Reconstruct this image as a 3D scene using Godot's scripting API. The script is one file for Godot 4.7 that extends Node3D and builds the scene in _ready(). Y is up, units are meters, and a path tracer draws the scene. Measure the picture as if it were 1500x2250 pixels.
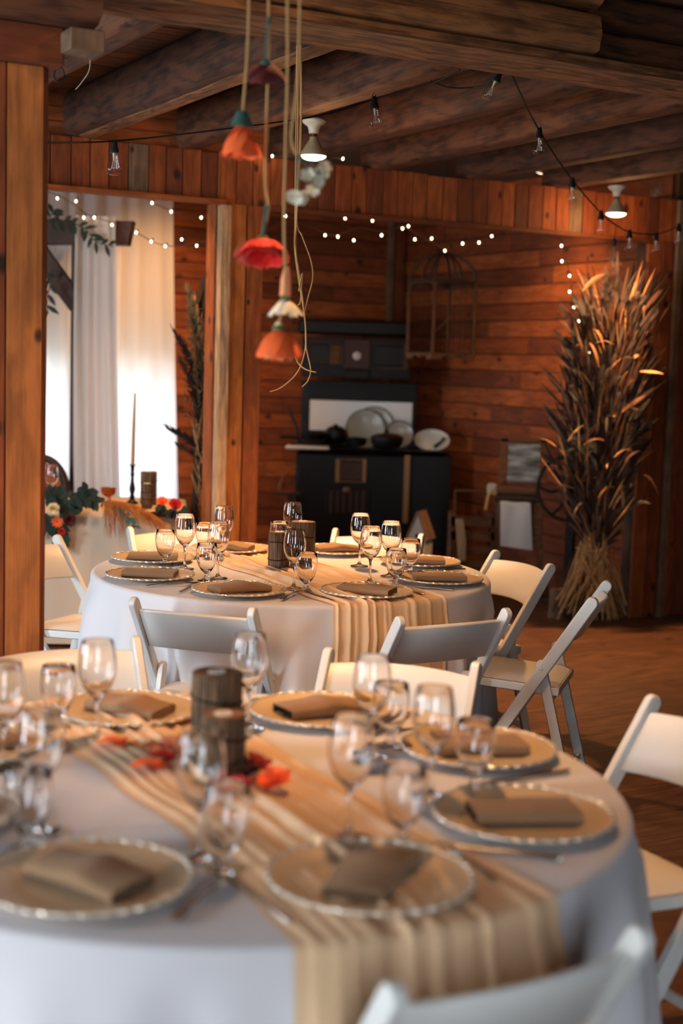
extends Node3D
# A barn set for a wedding dinner: two round tables, white folding chairs, a plank partition with a stove alcove behind it.
# Barn axes: s runs along the partition to the right, t from the partition towards the viewer, y up.

const TABLE := 0.76
const CLOTH := 0.763
const NEAR_C := Vector3(-0.207, 0, -2.703)
const FAR_C := Vector3(-0.188, 0, -5.535)
const RIM := 0.775
var U := Vector3(cos(deg_to_rad(29.0)), 0, -sin(deg_to_rad(29.0)))
var T := Vector3(sin(deg_to_rad(29.0)), 0, cos(deg_to_rad(29.0)))
var P0 := Vector3(-1.486, 0, -7.169)
var YAW := deg_to_rad(29.0)
var EYE := Vector3(0, 1.593, 0)
var lens_basis := Basis()
var M := {}
var rng := RandomNumberGenerator.new()
var counts := {}


# ---------------------------------------------------------------- geometry kit
class Geo:
	var v := PackedVector3Array()
	var n := PackedVector3Array()
	var uv := PackedVector2Array()
	var ix := PackedInt32Array()

	func tri(a: int, b: int, c: int) -> void:
		ix.append(a)
		ix.append(b)
		ix.append(c)

	func quad(a: int, b: int, c: int, d: int) -> void:
		tri(a, b, c)
		tri(a, c, d)

	func add(p: Vector3, nn: Vector3, t: Vector2) -> int:
		v.append(p)
		n.append(nn)
		uv.append(t)
		return v.size() - 1

	# a box with rounded-looking chamfers; "along" is the axis of the grain
	func box(c: Vector3, size: Vector3, ch := 0.0, along := 0, off := Vector2.ZERO, x := Transform3D()) -> Geo:
		var h := size * 0.5
		ch = minf(ch, minf(h.x, minf(h.y, h.z)) * 0.9)
		var base := v.size()
		for a in 3:
			var b := (a + 1) % 3
			var d := (a + 2) % 3
			for s in 2:
				var nn := Vector3.ZERO
				nn[a] = 1.0 if s == 1 else -1.0
				for i in 2:
					for j in 2:
						var p := Vector3.ZERO
						p[a] = h[a] * (1.0 if s == 1 else -1.0)
						p[b] = (h[b] - ch) * (1.0 if i == 1 else -1.0)
						p[d] = (h[d] - ch) * (1.0 if j == 1 else -1.0)
						var t: Vector2
						if a == along:
							t = Vector2(p[b], p[d]) * 0.5 + off
						elif b == along:
							t = Vector2(p[d] * 2.0, p[b] * 0.5) + off
						else:
							t = Vector2(p[b] * 2.0, p[d] * 0.5) + off
						add(x * (c + p), (x.basis * nn).normalized(), t)
		var id := func(a: int, s: int, i: int, j: int) -> int: return base + (a * 2 + s) * 4 + i * 2 + j
		for a in 3:
			for s in 2:
				quad(id.call(a, s, 0, 0), id.call(a, s, 1, 0), id.call(a, s, 1, 1), id.call(a, s, 0, 1))
			if ch > 0.0:
				var b := (a + 1) % 3
				for s in 2:
					for t in 2:
						quad(id.call(a, s, t, 0), id.call(a, s, t, 1), id.call(b, t, 1, s), id.call(b, t, 0, s))
		if ch > 0.0:
			for s in 2:
				for t in 2:
					for r in 2:
						tri(id.call(0, s, t, r), id.call(1, t, r, s), id.call(2, r, s, t))
		return self

	# profile of (radius, height) turned round the y axis
	func lathe(prof: PackedVector2Array, segs := 32, x := Transform3D(), wobble = null, crease := 0.6) -> Geo:
		var m := prof.size()
		var nrm := []
		for k in m - 1:
			var d := prof[k + 1] - prof[k]
			nrm.append(Vector2(d.y, -d.x).normalized())
		for k in m - 1:
			var na: Vector2 = nrm[k]
			var nb: Vector2 = nrm[k]
			if k > 0 and nrm[k - 1].dot(nrm[k]) > crease:
				na = (nrm[k - 1] + nrm[k]).normalized()
			if k < m - 2 and nrm[k + 1].dot(nrm[k]) > crease:
				nb = (nrm[k + 1] + nrm[k]).normalized()
			var base := v.size()
			for i in segs + 1:
				var a := TAU * i / segs
				for e in 2:
					var p := prof[k + e]
					var q := na if e == 0 else nb
					var r := p.x
					var y := p.y
					if wobble != null:
						var w: Vector2 = wobble.call(a, p)
						r = w.x
						y = w.y
					add(x * Vector3(r * cos(a), y, r * sin(a)), (x.basis * Vector3(q.x * cos(a), q.y, q.x * sin(a))).normalized(), Vector2(float(i) / segs, p.y * 2.0 + p.x * 2.0))
			for i in segs:
				quad(base + i * 2, base + i * 2 + 2, base + i * 2 + 3, base + i * 2 + 1)
		return self

	func ball(c: Vector3, r: Vector3, segs := 12, rows := 8) -> Geo:
		var base := v.size()
		for j in rows + 1:
			var b := PI * j / rows - PI / 2
			for i in segs + 1:
				var a := TAU * i / segs
				var d := Vector3(cos(a) * cos(b), sin(b), sin(a) * cos(b))
				add(c + d * r, (d / r).normalized(), Vector2(float(i) / segs, float(j) / rows))
		for j in rows:
			for i in segs:
				var k := base + j * (segs + 1) + i
				quad(k, k + 1, k + segs + 2, k + segs + 1)
		return self

	# round bar along points; radius a number or one per point
	func tube(pts: PackedVector3Array, rad, sides := 8, caps := true, vscale := 0.5) -> Geo:
		var m := pts.size()
		var up := Vector3.UP
		var base := v.size()
		var run := 0.0
		for k in m:
			var d := (pts[mini(k + 1, m - 1)] - pts[maxi(k - 1, 0)]).normalized()
			if k == 0:
				up = Vector3.UP if absf(d.y) < 0.9 else Vector3.RIGHT
			var e := d.cross(up).normalized()
			up = e.cross(d).normalized()
			var r: float = rad[k] if typeof(rad) != TYPE_FLOAT else rad
			if k > 0:
				run += pts[k].distance_to(pts[k - 1])
			for i in sides + 1:
				var a := TAU * i / sides
				var o := e * cos(a) + up * sin(a)
				add(pts[k] + o * r, o, Vector2(float(i) / sides, run * vscale))
		for k in m - 1:
			for i in sides:
				var q := base + k * (sides + 1) + i
				quad(q, q + 1, q + sides + 2, q + sides + 1)
		if caps:
			for k in [0, m - 1]:
				var d: Vector3 = (pts[0] - pts[1]).normalized() if k == 0 else (pts[m - 1] - pts[m - 2]).normalized()
				var c0 := add(pts[k], d, Vector2(0.5, 0.5))
				var first := v.size()
				for i in sides + 1:
					add(v[base + k * (sides + 1) + i], d, Vector2(0.5, 0.5))
				for i in sides:
					tri(c0, first + i, first + i + 1)
		return self

	# rings of equal length joined into a skin
	func loft(rings: Array, closed := true, caps := true, smooth := true, us := 1.0, vs := 0.5) -> Geo:
		var m := rings.size()
		var k: int = rings[0].size()
		var strips := k if closed else k - 1
		var nr := []
		var sign := 0.0
		for i in m:
			var row := PackedVector3Array()
			var c := Vector3.ZERO
			for p in rings[i]:
				c += p
			c /= k
			for j in strips:
				var a: Vector3 = rings[i][j]
				var b: Vector3 = rings[i][(j + 1) % k]
				var along: Vector3 = rings[mini(i + 1, m - 1)][j] - rings[maxi(i - 1, 0)][j]
				var q := (b - a).cross(along).normalized()
				sign += q.dot((a + b) * 0.5 - c)
				row.append(q)
			nr.append(row)
		var f := 1.0 if sign >= 0.0 or not closed else -1.0
		var run := 0.0
		for j in strips:
			var base := v.size()
			run = 0.0
			for i in m:
				if i > 0:
					run += rings[i][0].distance_to(rings[i - 1][0])
				var na: Vector3 = nr[i][j]
				var nb: Vector3 = nr[i][j]
				if smooth:
					if closed or j > 0:
						na = (na + nr[i][(j - 1 + strips) % strips]).normalized()
					if closed or j < strips - 1:
						nb = (nb + nr[i][(j + 1) % strips]).normalized()
				add(rings[i][j], na * f, Vector2(float(j) / strips * us, run * vs))
				add(rings[i][(j + 1) % k], nb * f, Vector2(float(j + 1) / strips * us, run * vs))
			for i in m - 1:
				quad(base + i * 2, base + i * 2 + 1, base + i * 2 + 3, base + i * 2 + 2)
		if caps and closed:
			for i in [0, m - 1]:
				var c := Vector3.ZERO
				for p in rings[i]:
					c += p
				c /= k
				var d: Vector3 = (rings[0][0] - rings[1][0]) if i == 0 else (rings[m - 1][0] - rings[m - 2][0])
				var e: Vector3 = (rings[i][1] - rings[i][0]).cross(rings[i][2 % k] - rings[i][0])
				for j in k:
					var e2: Vector3 = (rings[i][j] - c).cross(rings[i][(j + 1) % k] - c)
					if e2.length() > e.length():
						e = e2
				e = e.normalized()
				if e.dot(d) < 0.0:
					e = -e
				var c0 := add(c, e, Vector2(0.3, 0.3))
				var first := v.size()
				for j in k:
					var p: Vector3 = rings[i][j]
					add(p, e, Vector2((p - c).x, (p - c).y + (p - c).z))
				for j in k:
					tri(c0, first + j, first + (j + 1) % k)
		return self

	# a flat outline given thickness along z, edges bevelled
	func prism(poly: PackedVector2Array, depth: float, bev := 0.0, x := Transform3D(), smooth := true) -> Geo:
		var k := poly.size()
		var area := 0.0
		for i in k:
			area += poly[i].cross(poly[(i + 1) % k])
		var s := 1.0 if area > 0.0 else -1.0
		var nn := PackedVector2Array()
		for i in k:
			var d0 := (poly[i] - poly[(i - 1 + k) % k]).normalized()
			var d1 := (poly[(i + 1) % k] - poly[i]).normalized()
			nn.append((Vector2(d0.y, -d0.x) + Vector2(d1.y, -d1.x)).normalized() * s)
		var h := depth * 0.5
		var inner := PackedVector2Array()
		for i in k:
			inner.append(poly[i] - nn[i] * bev)
		var caps := []
		for e in 2:
			var z := h if e == 1 else -h
			var base := v.size()
			for i in k:
				add(x * Vector3(inner[i].x, inner[i].y, z), (x.basis * Vector3(0, 0, signf(z))).normalized(), inner[i] * 0.5)
			caps.append(base)
			for q in [Geometry2D.triangulate_polygon(inner)]:
				for i in range(0, q.size(), 3):
					tri(base + q[i], base + q[i + 1], base + q[i + 2])
		var zs := h - bev
		if smooth:
			var base := v.size()
			for e in 2:
				for i in k:
					add(x * Vector3(poly[i].x, poly[i].y, zs if e == 1 else -zs), (x.basis * Vector3(nn[i].x, nn[i].y, 0)).normalized(), poly[i] * 0.5)
			for i in k:
				var j := (i + 1) % k
				quad(base + i, base + j, base + k + j, base + k + i)
				if bev > 0.0:
					quad(base + i, base + j, caps[0] + j, caps[0] + i)
					quad(base + k + i, base + k + j, caps[1] + j, caps[1] + i)
		else:
			for i in k:
				var j := (i + 1) % k
				var d := (poly[j] - poly[i]).normalized()
				var q := (x.basis * Vector3(d.y * s, -d.x * s, 0)).normalized()
				var a := add(x * Vector3(poly[i].x, poly[i].y, -zs), q, poly[i])
				var b := add(x * Vector3(poly[j].x, poly[j].y, -zs), q, poly[j])
				var c := add(x * Vector3(poly[j].x, poly[j].y, zs), q, poly[j])
				var e := add(x * Vector3(poly[i].x, poly[i].y, zs), q, poly[i])
				quad(a, b, c, e)
				if bev > 0.0:
					quad(a, b, caps[0] + j, caps[0] + i)
					quad(e, c, caps[1] + j, caps[1] + i)
		return self

	# a soft sheet: rows of points
	func sheet(rows: Array, us := 1.0, vs := 1.0, flip := false) -> Geo:
		var m := rows.size()
		var k: int = rows[0].size()
		var base := v.size()
		for i in m:
			for j in k:
				var a: Vector3 = rows[mini(i + 1, m - 1)][j] - rows[maxi(i - 1, 0)][j]
				var b: Vector3 = rows[i][mini(j + 1, k - 1)] - rows[i][maxi(j - 1, 0)]
				var q := a.cross(b).normalized() * (-1.0 if flip else 1.0)
				add(rows[i][j], q, Vector2(float(j) / (k - 1) * us, float(i) / (m - 1) * vs))
		for i in m - 1:
			for j in k - 1:
				quad(base + i * k + j, base + i * k + j + 1, base + (i + 1) * k + j + 1, base + (i + 1) * k + j)
		return self

	# a pointed leaf or blade from a to b, bending; w is its width
	func leaf(a: Vector3, b: Vector3, w: float, side: Vector3, droop := 0.0, fold := 0.2) -> Geo:
		var rows := []
		var d := b - a
		var sd := (side - d * (side.dot(d) / maxf(d.length_squared(), 1e-9))).normalized()
		var up := d.cross(sd).normalized()
		for i in 5:
			var f := i / 4.0
			var ww: float = [0.25, 0.8, 1.0, 0.7, 0.03][i] * w * 0.5
			var p := a + d * f + Vector3(0, -droop * f * f, 0)
			rows.append(PackedVector3Array([p - sd * ww + up * ww * fold, p, p + sd * ww + up * ww * fold]))
		return sheet(rows)

	func join(g: Geo, x := Transform3D()) -> Geo:
		var base := v.size()
		for i in g.v.size():
			add(x * g.v[i], (x.basis * g.n[i]).normalized(), g.uv[i])
		for i in g.ix:
			ix.append(i + base)
		return self

	func mesh() -> ArrayMesh:
		var out := PackedInt32Array()
		for i in range(0, ix.size(), 3):
			var a := ix[i]
			var b := ix[i + 1]
			var c := ix[i + 2]
			var g := (v[c] - v[a]).cross(v[b] - v[a])
			if g.dot(n[a] + n[b] + n[c]) < 0.0:
				out.append(a)
				out.append(c)
				out.append(b)
			else:
				out.append(a)
				out.append(b)
				out.append(c)
		var arr := []
		arr.resize(Mesh.ARRAY_MAX)
		arr[Mesh.ARRAY_VERTEX] = v
		arr[Mesh.ARRAY_NORMAL] = n
		arr[Mesh.ARRAY_TEX_UV] = uv
		arr[Mesh.ARRAY_INDEX] = out
		var am := ArrayMesh.new()
		am.add_surface_from_arrays(Mesh.PRIMITIVE_TRIANGLES, arr)
		return am


# ---------------------------------------------------------------- scene helpers
func numbered(called: String) -> String:
	var k: int = counts.get(called, 0)
	counts[called] = k + 1
	return called if k == 0 else "%s_%03d" % [called, k]


func tag(o: Node3D, label: String, category: String, group := "") -> Node3D:
	o.set_meta("label", label)
	o.set_meta("category", category)
	if group:
		o.set_meta("group", group)
	return o


func thing(called: String, label: String, category: String, at := Vector3.ZERO, turn := 0.0, group := "") -> Node3D:
	var o := Node3D.new()
	o.name = numbered(called)
	add_child(o)
	o.position = at
	o.rotation.y = turn
	tag(o, label, category, group)
	return o


func setting(called: String, at := Vector3.ZERO, turn := 0.0) -> Node3D:
	var o := Node3D.new()
	o.name = numbered(called)
	add_child(o)
	o.position = at
	o.rotation.y = turn
	o.set_meta("kind", "structure")
	return o


func part(parent: Node3D, called: String, shape, m: Material, at := Vector3.ZERO, label := "") -> MeshInstance3D:
	var o := MeshInstance3D.new()
	o.name = called
	o.mesh = shape.mesh() if shape is Geo else shape
	o.material_override = m
	o.position = at
	if label:
		o.set_meta("label", label)
	parent.add_child(o, true)
	return o


func copy(src: Node3D, label: String, at: Vector3, turn: float) -> Node3D:
	var c: Node3D = src.duplicate()
	c.name = numbered(String(src.name).split("_0")[0])
	add_child(c)
	c.position = at
	c.rotation.y = turn
	c.set_meta("label", label)
	return c


func ray(x: float, y: float) -> Vector3:
	return lens_basis * Vector3((x - 750.0) / 3125.0, -(y - 1125.0) / 3125.0, -1.0)


func at(x: float, y: float, depth: float) -> Vector3:
	var r := ray(x, y)
	return EYE + r * (depth / -r.z)


func on(x: float, y: float, height: float) -> Vector3:
	var r := ray(x, y)
	return EYE + r * ((height - EYE.y) / r.y)


func barn(s: float, y: float, t: float) -> Vector3:
	return P0 + U * s + T * t + Vector3(0, y, 0)


func rnd(a: float, b: float) -> float:
	return rng.randf_range(a, b)


func off2() -> Vector2:
	return Vector2(rnd(0.0, 1.0), rnd(0.0, 1.0))


func pick(list: Array):
	return list[rng.randi() % list.size()]


# ---------------------------------------------------------------- materials
func mat(called: String, color: Color, rough := 0.7, metal := 0.0) -> StandardMaterial3D:
	var m := StandardMaterial3D.new()
	m.resource_name = called
	m.albedo_color = color
	m.roughness = rough
	m.metallic = metal
	M[called] = m
	return m


func grain_image(sd: int, w: int, h: int, knots: int, contrast: float) -> Image:
	var a := FastNoiseLite.new()
	a.seed = sd
	a.frequency = 1.0
	a.noise_type = FastNoiseLite.TYPE_SIMPLEX
	var b := FastNoiseLite.new()
	b.seed = sd + 7
	b.frequency = 1.0
	var r := RandomNumberGenerator.new()
	r.seed = sd
	var kn := []
	for i in knots:
		kn.append(Vector3(r.randf(), r.randf(), r.randf_range(0.006, 0.015)))
	var img := Image.create(w, h, false, Image.FORMAT_RGB8)
	for y in h:
		var fy := float(y) / h
		var cy := cos(TAU * fy)
		var sy := sin(TAU * fy)
		for x in w:
			var fx := float(x) / w
			var fine := a.get_noise_3d(fx * 95.0, cy * 1.1, sy * 1.1)
			var ring := sin((fx * 26.0 + b.get_noise_3d(fx * 3.0, cy * 0.5, sy * 0.5) * 5.0) * 2.0)
			var blot := b.get_noise_3d(fx * 5.0 + 40.0, cy * 1.4, sy * 1.4)
			var q := 0.84 + contrast * (fine * 0.11 + ring * 0.05 + blot * 0.15)
			for k in kn:
				var dx: float = (fx - k.x) * 0.5
				var dy: float = (fy - k.y) * 2.0
				var d: float = sqrt(dx * dx + dy * dy * 0.5) / k.z
				if d < 2.2:
					q *= lerpf(0.42, 1.0, smoothstep(0.5, 2.2, d))
			q = clampf(q, 0.05, 1.0)
			img.set_pixel(x, y, Color(q, q * lerpf(0.93, 1.0, q), q * lerpf(0.86, 1.0, q)))
	return img


func cloth_image() -> Image:
	var img := Image.create(256, 256, false, Image.FORMAT_RGB8)
	var a := FastNoiseLite.new()
	a.seed = 5
	a.frequency = 0.05
	for y in 256:
		for x in 256:
			var q := 0.94 + 0.03 * sin(x * TAU / 8.0) * sin(y * TAU / 8.0) + 0.03 * a.get_noise_2d(x, y)
			img.set_pixel(x, y, Color(q, q, q))
	return img


func blotch_image(sd: int, freq: float, lo: float, stretch := 1.0) -> Image:
	var img := Image.create(256, 256, false, Image.FORMAT_RGB8)
	var a := FastNoiseLite.new()
	a.seed = sd
	a.frequency = freq
	a.fractal_octaves = 5
	for y in 256:
		for x in 256:
			var q := clampf(lerpf(lo, 1.0, 0.5 + 0.75 * a.get_noise_2d(x * stretch, y)), 0.0, 1.0)
			img.set_pixel(x, y, Color(q, q, q))
	return img


func wooden(called: String, tex: Texture2D, color: Color, rough := 0.75, relief := 0.12) -> StandardMaterial3D:
	var m := mat(called, color, rough)
	m.albedo_texture = tex
	m.heightmap_enabled = relief > 0.0
	m.heightmap_texture = tex
	m.heightmap_scale = relief
	return m


func make_materials() -> void:
	var g1 := ImageTexture.create_from_image(grain_image(11, 384, 768, 7, 1.0))
	var g2 := ImageTexture.create_from_image(grain_image(29, 384, 768, 10, 1.15))
	var g3 := ImageTexture.create_from_image(grain_image(47, 256, 512, 2, 1.5))
	var g4 := ImageTexture.create_from_image(grain_image(63, 256, 512, 3, 2.6))
	var weave := ImageTexture.create_from_image(cloth_image())
	var blot := ImageTexture.create_from_image(blotch_image(3, 0.03, 0.35))
	var bark := ImageTexture.create_from_image(blotch_image(8, 0.02, 0.30, 5.0))
	# planks of the partition and walls: four tones of the same stained pine
	wooden("pine_0", g2, Color(0.63, 0.32, 0.14))
	wooden("pine_1", g1, Color(0.57, 0.285, 0.12))
	wooden("pine_2", g2, Color(0.69, 0.37, 0.165))
	wooden("pine_3", g1, Color(0.51, 0.26, 0.12))
	wooden("pine_grey", g3, Color(0.52, 0.42, 0.33))
	wooden("post_pale", g3, Color(0.86, 0.70, 0.53))
	wooden("post_wood", g1, Color(0.82, 0.50, 0.24))
	wooden("joist", g4, Color(0.33, 0.19, 0.11), 0.8, 0.3)
	wooden("joist_b", g4, Color(0.40, 0.24, 0.14), 0.8, 0.3)
	wooden("log_hewn", g4, Color(0.54, 0.37, 0.22), 0.85, 0.5)
	wooden("ceiling_0", g1, Color(0.50, 0.31, 0.18), 0.85)
	wooden("ceiling_1", g3, Color(0.42, 0.27, 0.17), 0.85)
	wooden("floor_0", g3, Color(0.46, 0.31, 0.21), 0.42, 0.04)
	wooden("floor_1", g1, Color(0.42, 0.28, 0.19), 0.45, 0.04)
	wooden("dark_wood", g3, Color(0.22, 0.13, 0.08), 0.6)
	wooden("arch_wood", g3, Color(0.30, 0.17, 0.10), 0.6)
	wooden("old_wood", g3, Color(0.45, 0.30, 0.18), 0.8)
	mat("outer_wall", Color(0.30, 0.21, 0.15), 0.9)
	var m := mat("linen", Color(0.88, 0.87, 0.88), 0.9)
	m.albedo_texture = weave
	m.uv1_scale = Vector3(30, 30, 1)
	m.rim_enabled = true
	m.rim = 0.25
	m = mat("cream_linen", Color(0.86, 0.78, 0.68), 0.9)
	m.albedo_texture = weave
	m.uv1_scale = Vector3(30, 30, 1)
	m = mat("runner_gauze", Color(0.93, 0.78, 0.61), 0.85)
	m.albedo_texture = weave
	m.uv1_scale = Vector3(20, 60, 1)
	m.rim_enabled = true
	m.rim = 0.3
	m.backlight_enabled = true
	m.backlight = Color(0.35, 0.28, 0.2)
	m = mat("napkin", Color(0.60, 0.47, 0.34), 0.92)
	m.albedo_texture = weave
	m.uv1_scale = Vector3(12, 12, 1)
	m.rim_enabled = true
	m.rim = 0.3
	m = mat("sheer", Color(0.90, 0.89, 0.88), 0.9)
	m.backlight_enabled = true
	m.backlight = Color(1.0, 1.0, 1.0)
	m = mat("chair_white", Color(0.84, 0.84, 0.82), 0.38)
	m = mat("seat_pad", Color(0.84, 0.82, 0.78), 0.5)
	mat("plate", Color(0.84, 0.74, 0.60), 0.33, 0.25)
	mat("plate_edge", Color(0.92, 0.88, 0.80), 0.22, 0.5)
	m = mat("glass", Color(1, 1, 1, 0.0), 0.0)
	m.refraction_enabled = true
	m.refraction_scale = 0.05
	m = mat("amber_glass", Color(0.80, 0.45, 0.12, 0.15), 0.05)
	m.refraction_enabled = true
	m.refraction_scale = 0.05
	m = mat("thin_glass", Color(1, 1, 1, 0.0), 0.0)
	m.transparency = BaseMaterial3D.TRANSPARENCY_ALPHA
	m = mat("jar_glass", Color(0.25, 0.35, 0.34, 0.12), 0.05)
	m.transparency = BaseMaterial3D.TRANSPARENCY_ALPHA
	mat("steel", Color(0.75, 0.72, 0.68), 0.2, 1.0)
	mat("screw", Color(0.35, 0.35, 0.36), 0.4, 0.8)
	m = mat("bark", Color(0.68, 0.53, 0.39), 0.95)
	m.albedo_texture = bark
	m.heightmap_enabled = true
	m.heightmap_texture = bark
	m.heightmap_scale = 1.0
	m.uv1_scale = Vector3(2, 0.5, 1)
	wooden("cut_wood", g3, Color(0.62, 0.42, 0.27), 0.8)
	mat("wire_dark", Color(0.05, 0.05, 0.05), 0.5, 0.4)
	mat("wax", Color(0.90, 0.86, 0.78), 0.5)
	m = mat("iron", Color(0.060, 0.052, 0.048), 0.45, 0.5)
	m.albedo_texture = blot
	mat("black_pot", Color(0.045, 0.045, 0.048), 0.5, 0.3)
	mat("rust_brown", Color(0.24, 0.13, 0.08), 0.55, 0.2)
	mat("brass_worn", Color(0.55, 0.40, 0.24), 0.45, 0.5)
	mat("enamel", Color(0.82, 0.81, 0.79), 0.18)
	mat("enamel_plate", Color(0.70, 0.71, 0.67), 0.25)
	mat("enamel_rim", Color(0.20, 0.25, 0.27), 0.3)
	m = mat("old_tin", Color(0.70, 0.73, 0.72), 0.5, 0.2)
	m.albedo_texture = blot
	mat("towel", Color(0.80, 0.81, 0.80), 0.95)
	mat("porcelain", Color(0.86, 0.82, 0.74), 0.25)
	mat("bulb_neck", Color(0.78, 0.70, 0.56), 0.2, 0.3)
	mat("bulb_base", Color(0.45, 0.33, 0.2), 0.35, 0.8)
	m = mat("lamp_glow", Color(1, 0.95, 0.85), 0.5)
	m.emission_enabled = true
	m.emission = Color(1, 0.92, 0.78)
	m.emission_energy_multiplier = 6.0
	m = mat("fairy_glow", Color(1, 0.95, 0.85), 0.5)
	m.emission_enabled = true
	m.emission = Color(1, 0.90, 0.74)
	m.emission_energy_multiplier = 14.0
	mat("cord", Color(0.03, 0.035, 0.04), 0.6)
	mat("cord_brown", Color(0.20, 0.13, 0.08), 0.7)
	mat("filament", Color(0.8, 0.75, 0.65), 0.4)
	mat("twine", Color(0.72, 0.56, 0.36), 0.95)
	for c in [["petal_orange", Color(1.0, 0.42, 0.17)], ["petal_red", Color(0.82, 0.05, 0.03)], ["petal_wine", Color(0.34, 0.04, 0.04)], ["petal_cream", Color(0.93, 0.84, 0.62)], ["petal_yellow", Color(0.95, 0.76, 0.40)], ["petal_peach", Color(0.95, 0.60, 0.42)], ["petal_white", Color(0.85, 0.84, 0.76)], ["leaf_dark", Color(0.07, 0.17, 0.13)], ["leaf_teal", Color(0.20, 0.35, 0.31)], ["leaf_fern", Color(0.22, 0.24, 0.10)], ["pampas", Color(0.74, 0.46, 0.20)], ["straw", Color(0.46, 0.29, 0.15)], ["straw_pale", Color(0.76, 0.59, 0.37)], ["plume_dark", Color(0.13, 0.065, 0.045)], ["husk", Color(0.27, 0.15, 0.075)], ["dry_green", Color(0.42, 0.36, 0.25)]]:
		m = mat(c[0], c[1], 0.85)
		m.backlight_enabled = true
		m.backlight = Color(0.3, 0.3, 0.3)
	mat("flower_heart", Color(0.35, 0.38, 0.22), 0.9)
	mat("ground", Color(0.55, 0.56, 0.50), 0.95)
	m = mat("fan_print", Color(0.86, 0.66, 0.42), 0.7)
	m.albedo_texture = blot
	mat("grey_cloth", Color(0.70, 0.68, 0.62), 0.95)
	mat("birdhouse_white", Color(0.72, 0.72, 0.68), 0.8)


# ---------------------------------------------------------------- the barn
func plank(parent: Node3D, called: String, c: Vector3, size: Vector3, along: int, m: Material, ch := 0.003) -> MeshInstance3D:
	return part(parent, called, Geo.new().box(Vector3.ZERO, size, ch, along, off2()), m, c)


func hewn(length: float, h: float, d: float, rough: float, pw := 5.0) -> Geo:
	# a log squared with an axe: rounded corners, uneven faces; runs along x
	var g := Geo.new()
	var nz := FastNoiseLite.new()
	nz.seed = rng.randi() % 1000
	nz.frequency = 1.0
	var rings := []
	var steps := maxi(6, int(length / 0.12))
	for i in steps + 1:
		var x := length * (float(i) / steps - 0.5)
		var ring := PackedVector3Array()
		for j in 24:
			var a := TAU * (j + 0.5) / 24.0
			var cx := cos(a)
			var sx := sin(a)
			var f := 1.0 / pow(pow(absf(cx), pw) + pow(absf(sx), pw), 1.0 / pw)
			var w := 1.0 + rough * nz.get_noise_3d(x * 1.6, cx * 1.4, sx * 1.4) + rough * 0.5 * nz.get_noise_3d(x * 7.0, cx * 4.0, sx * 4.0)
			ring.append(Vector3(x, sx * f * h * 0.5 * w, cx * f * d * 0.5 * w))
		rings.append(ring)
	return g.loft(rings, true, true, true, 1.2, 0.5)


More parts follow.
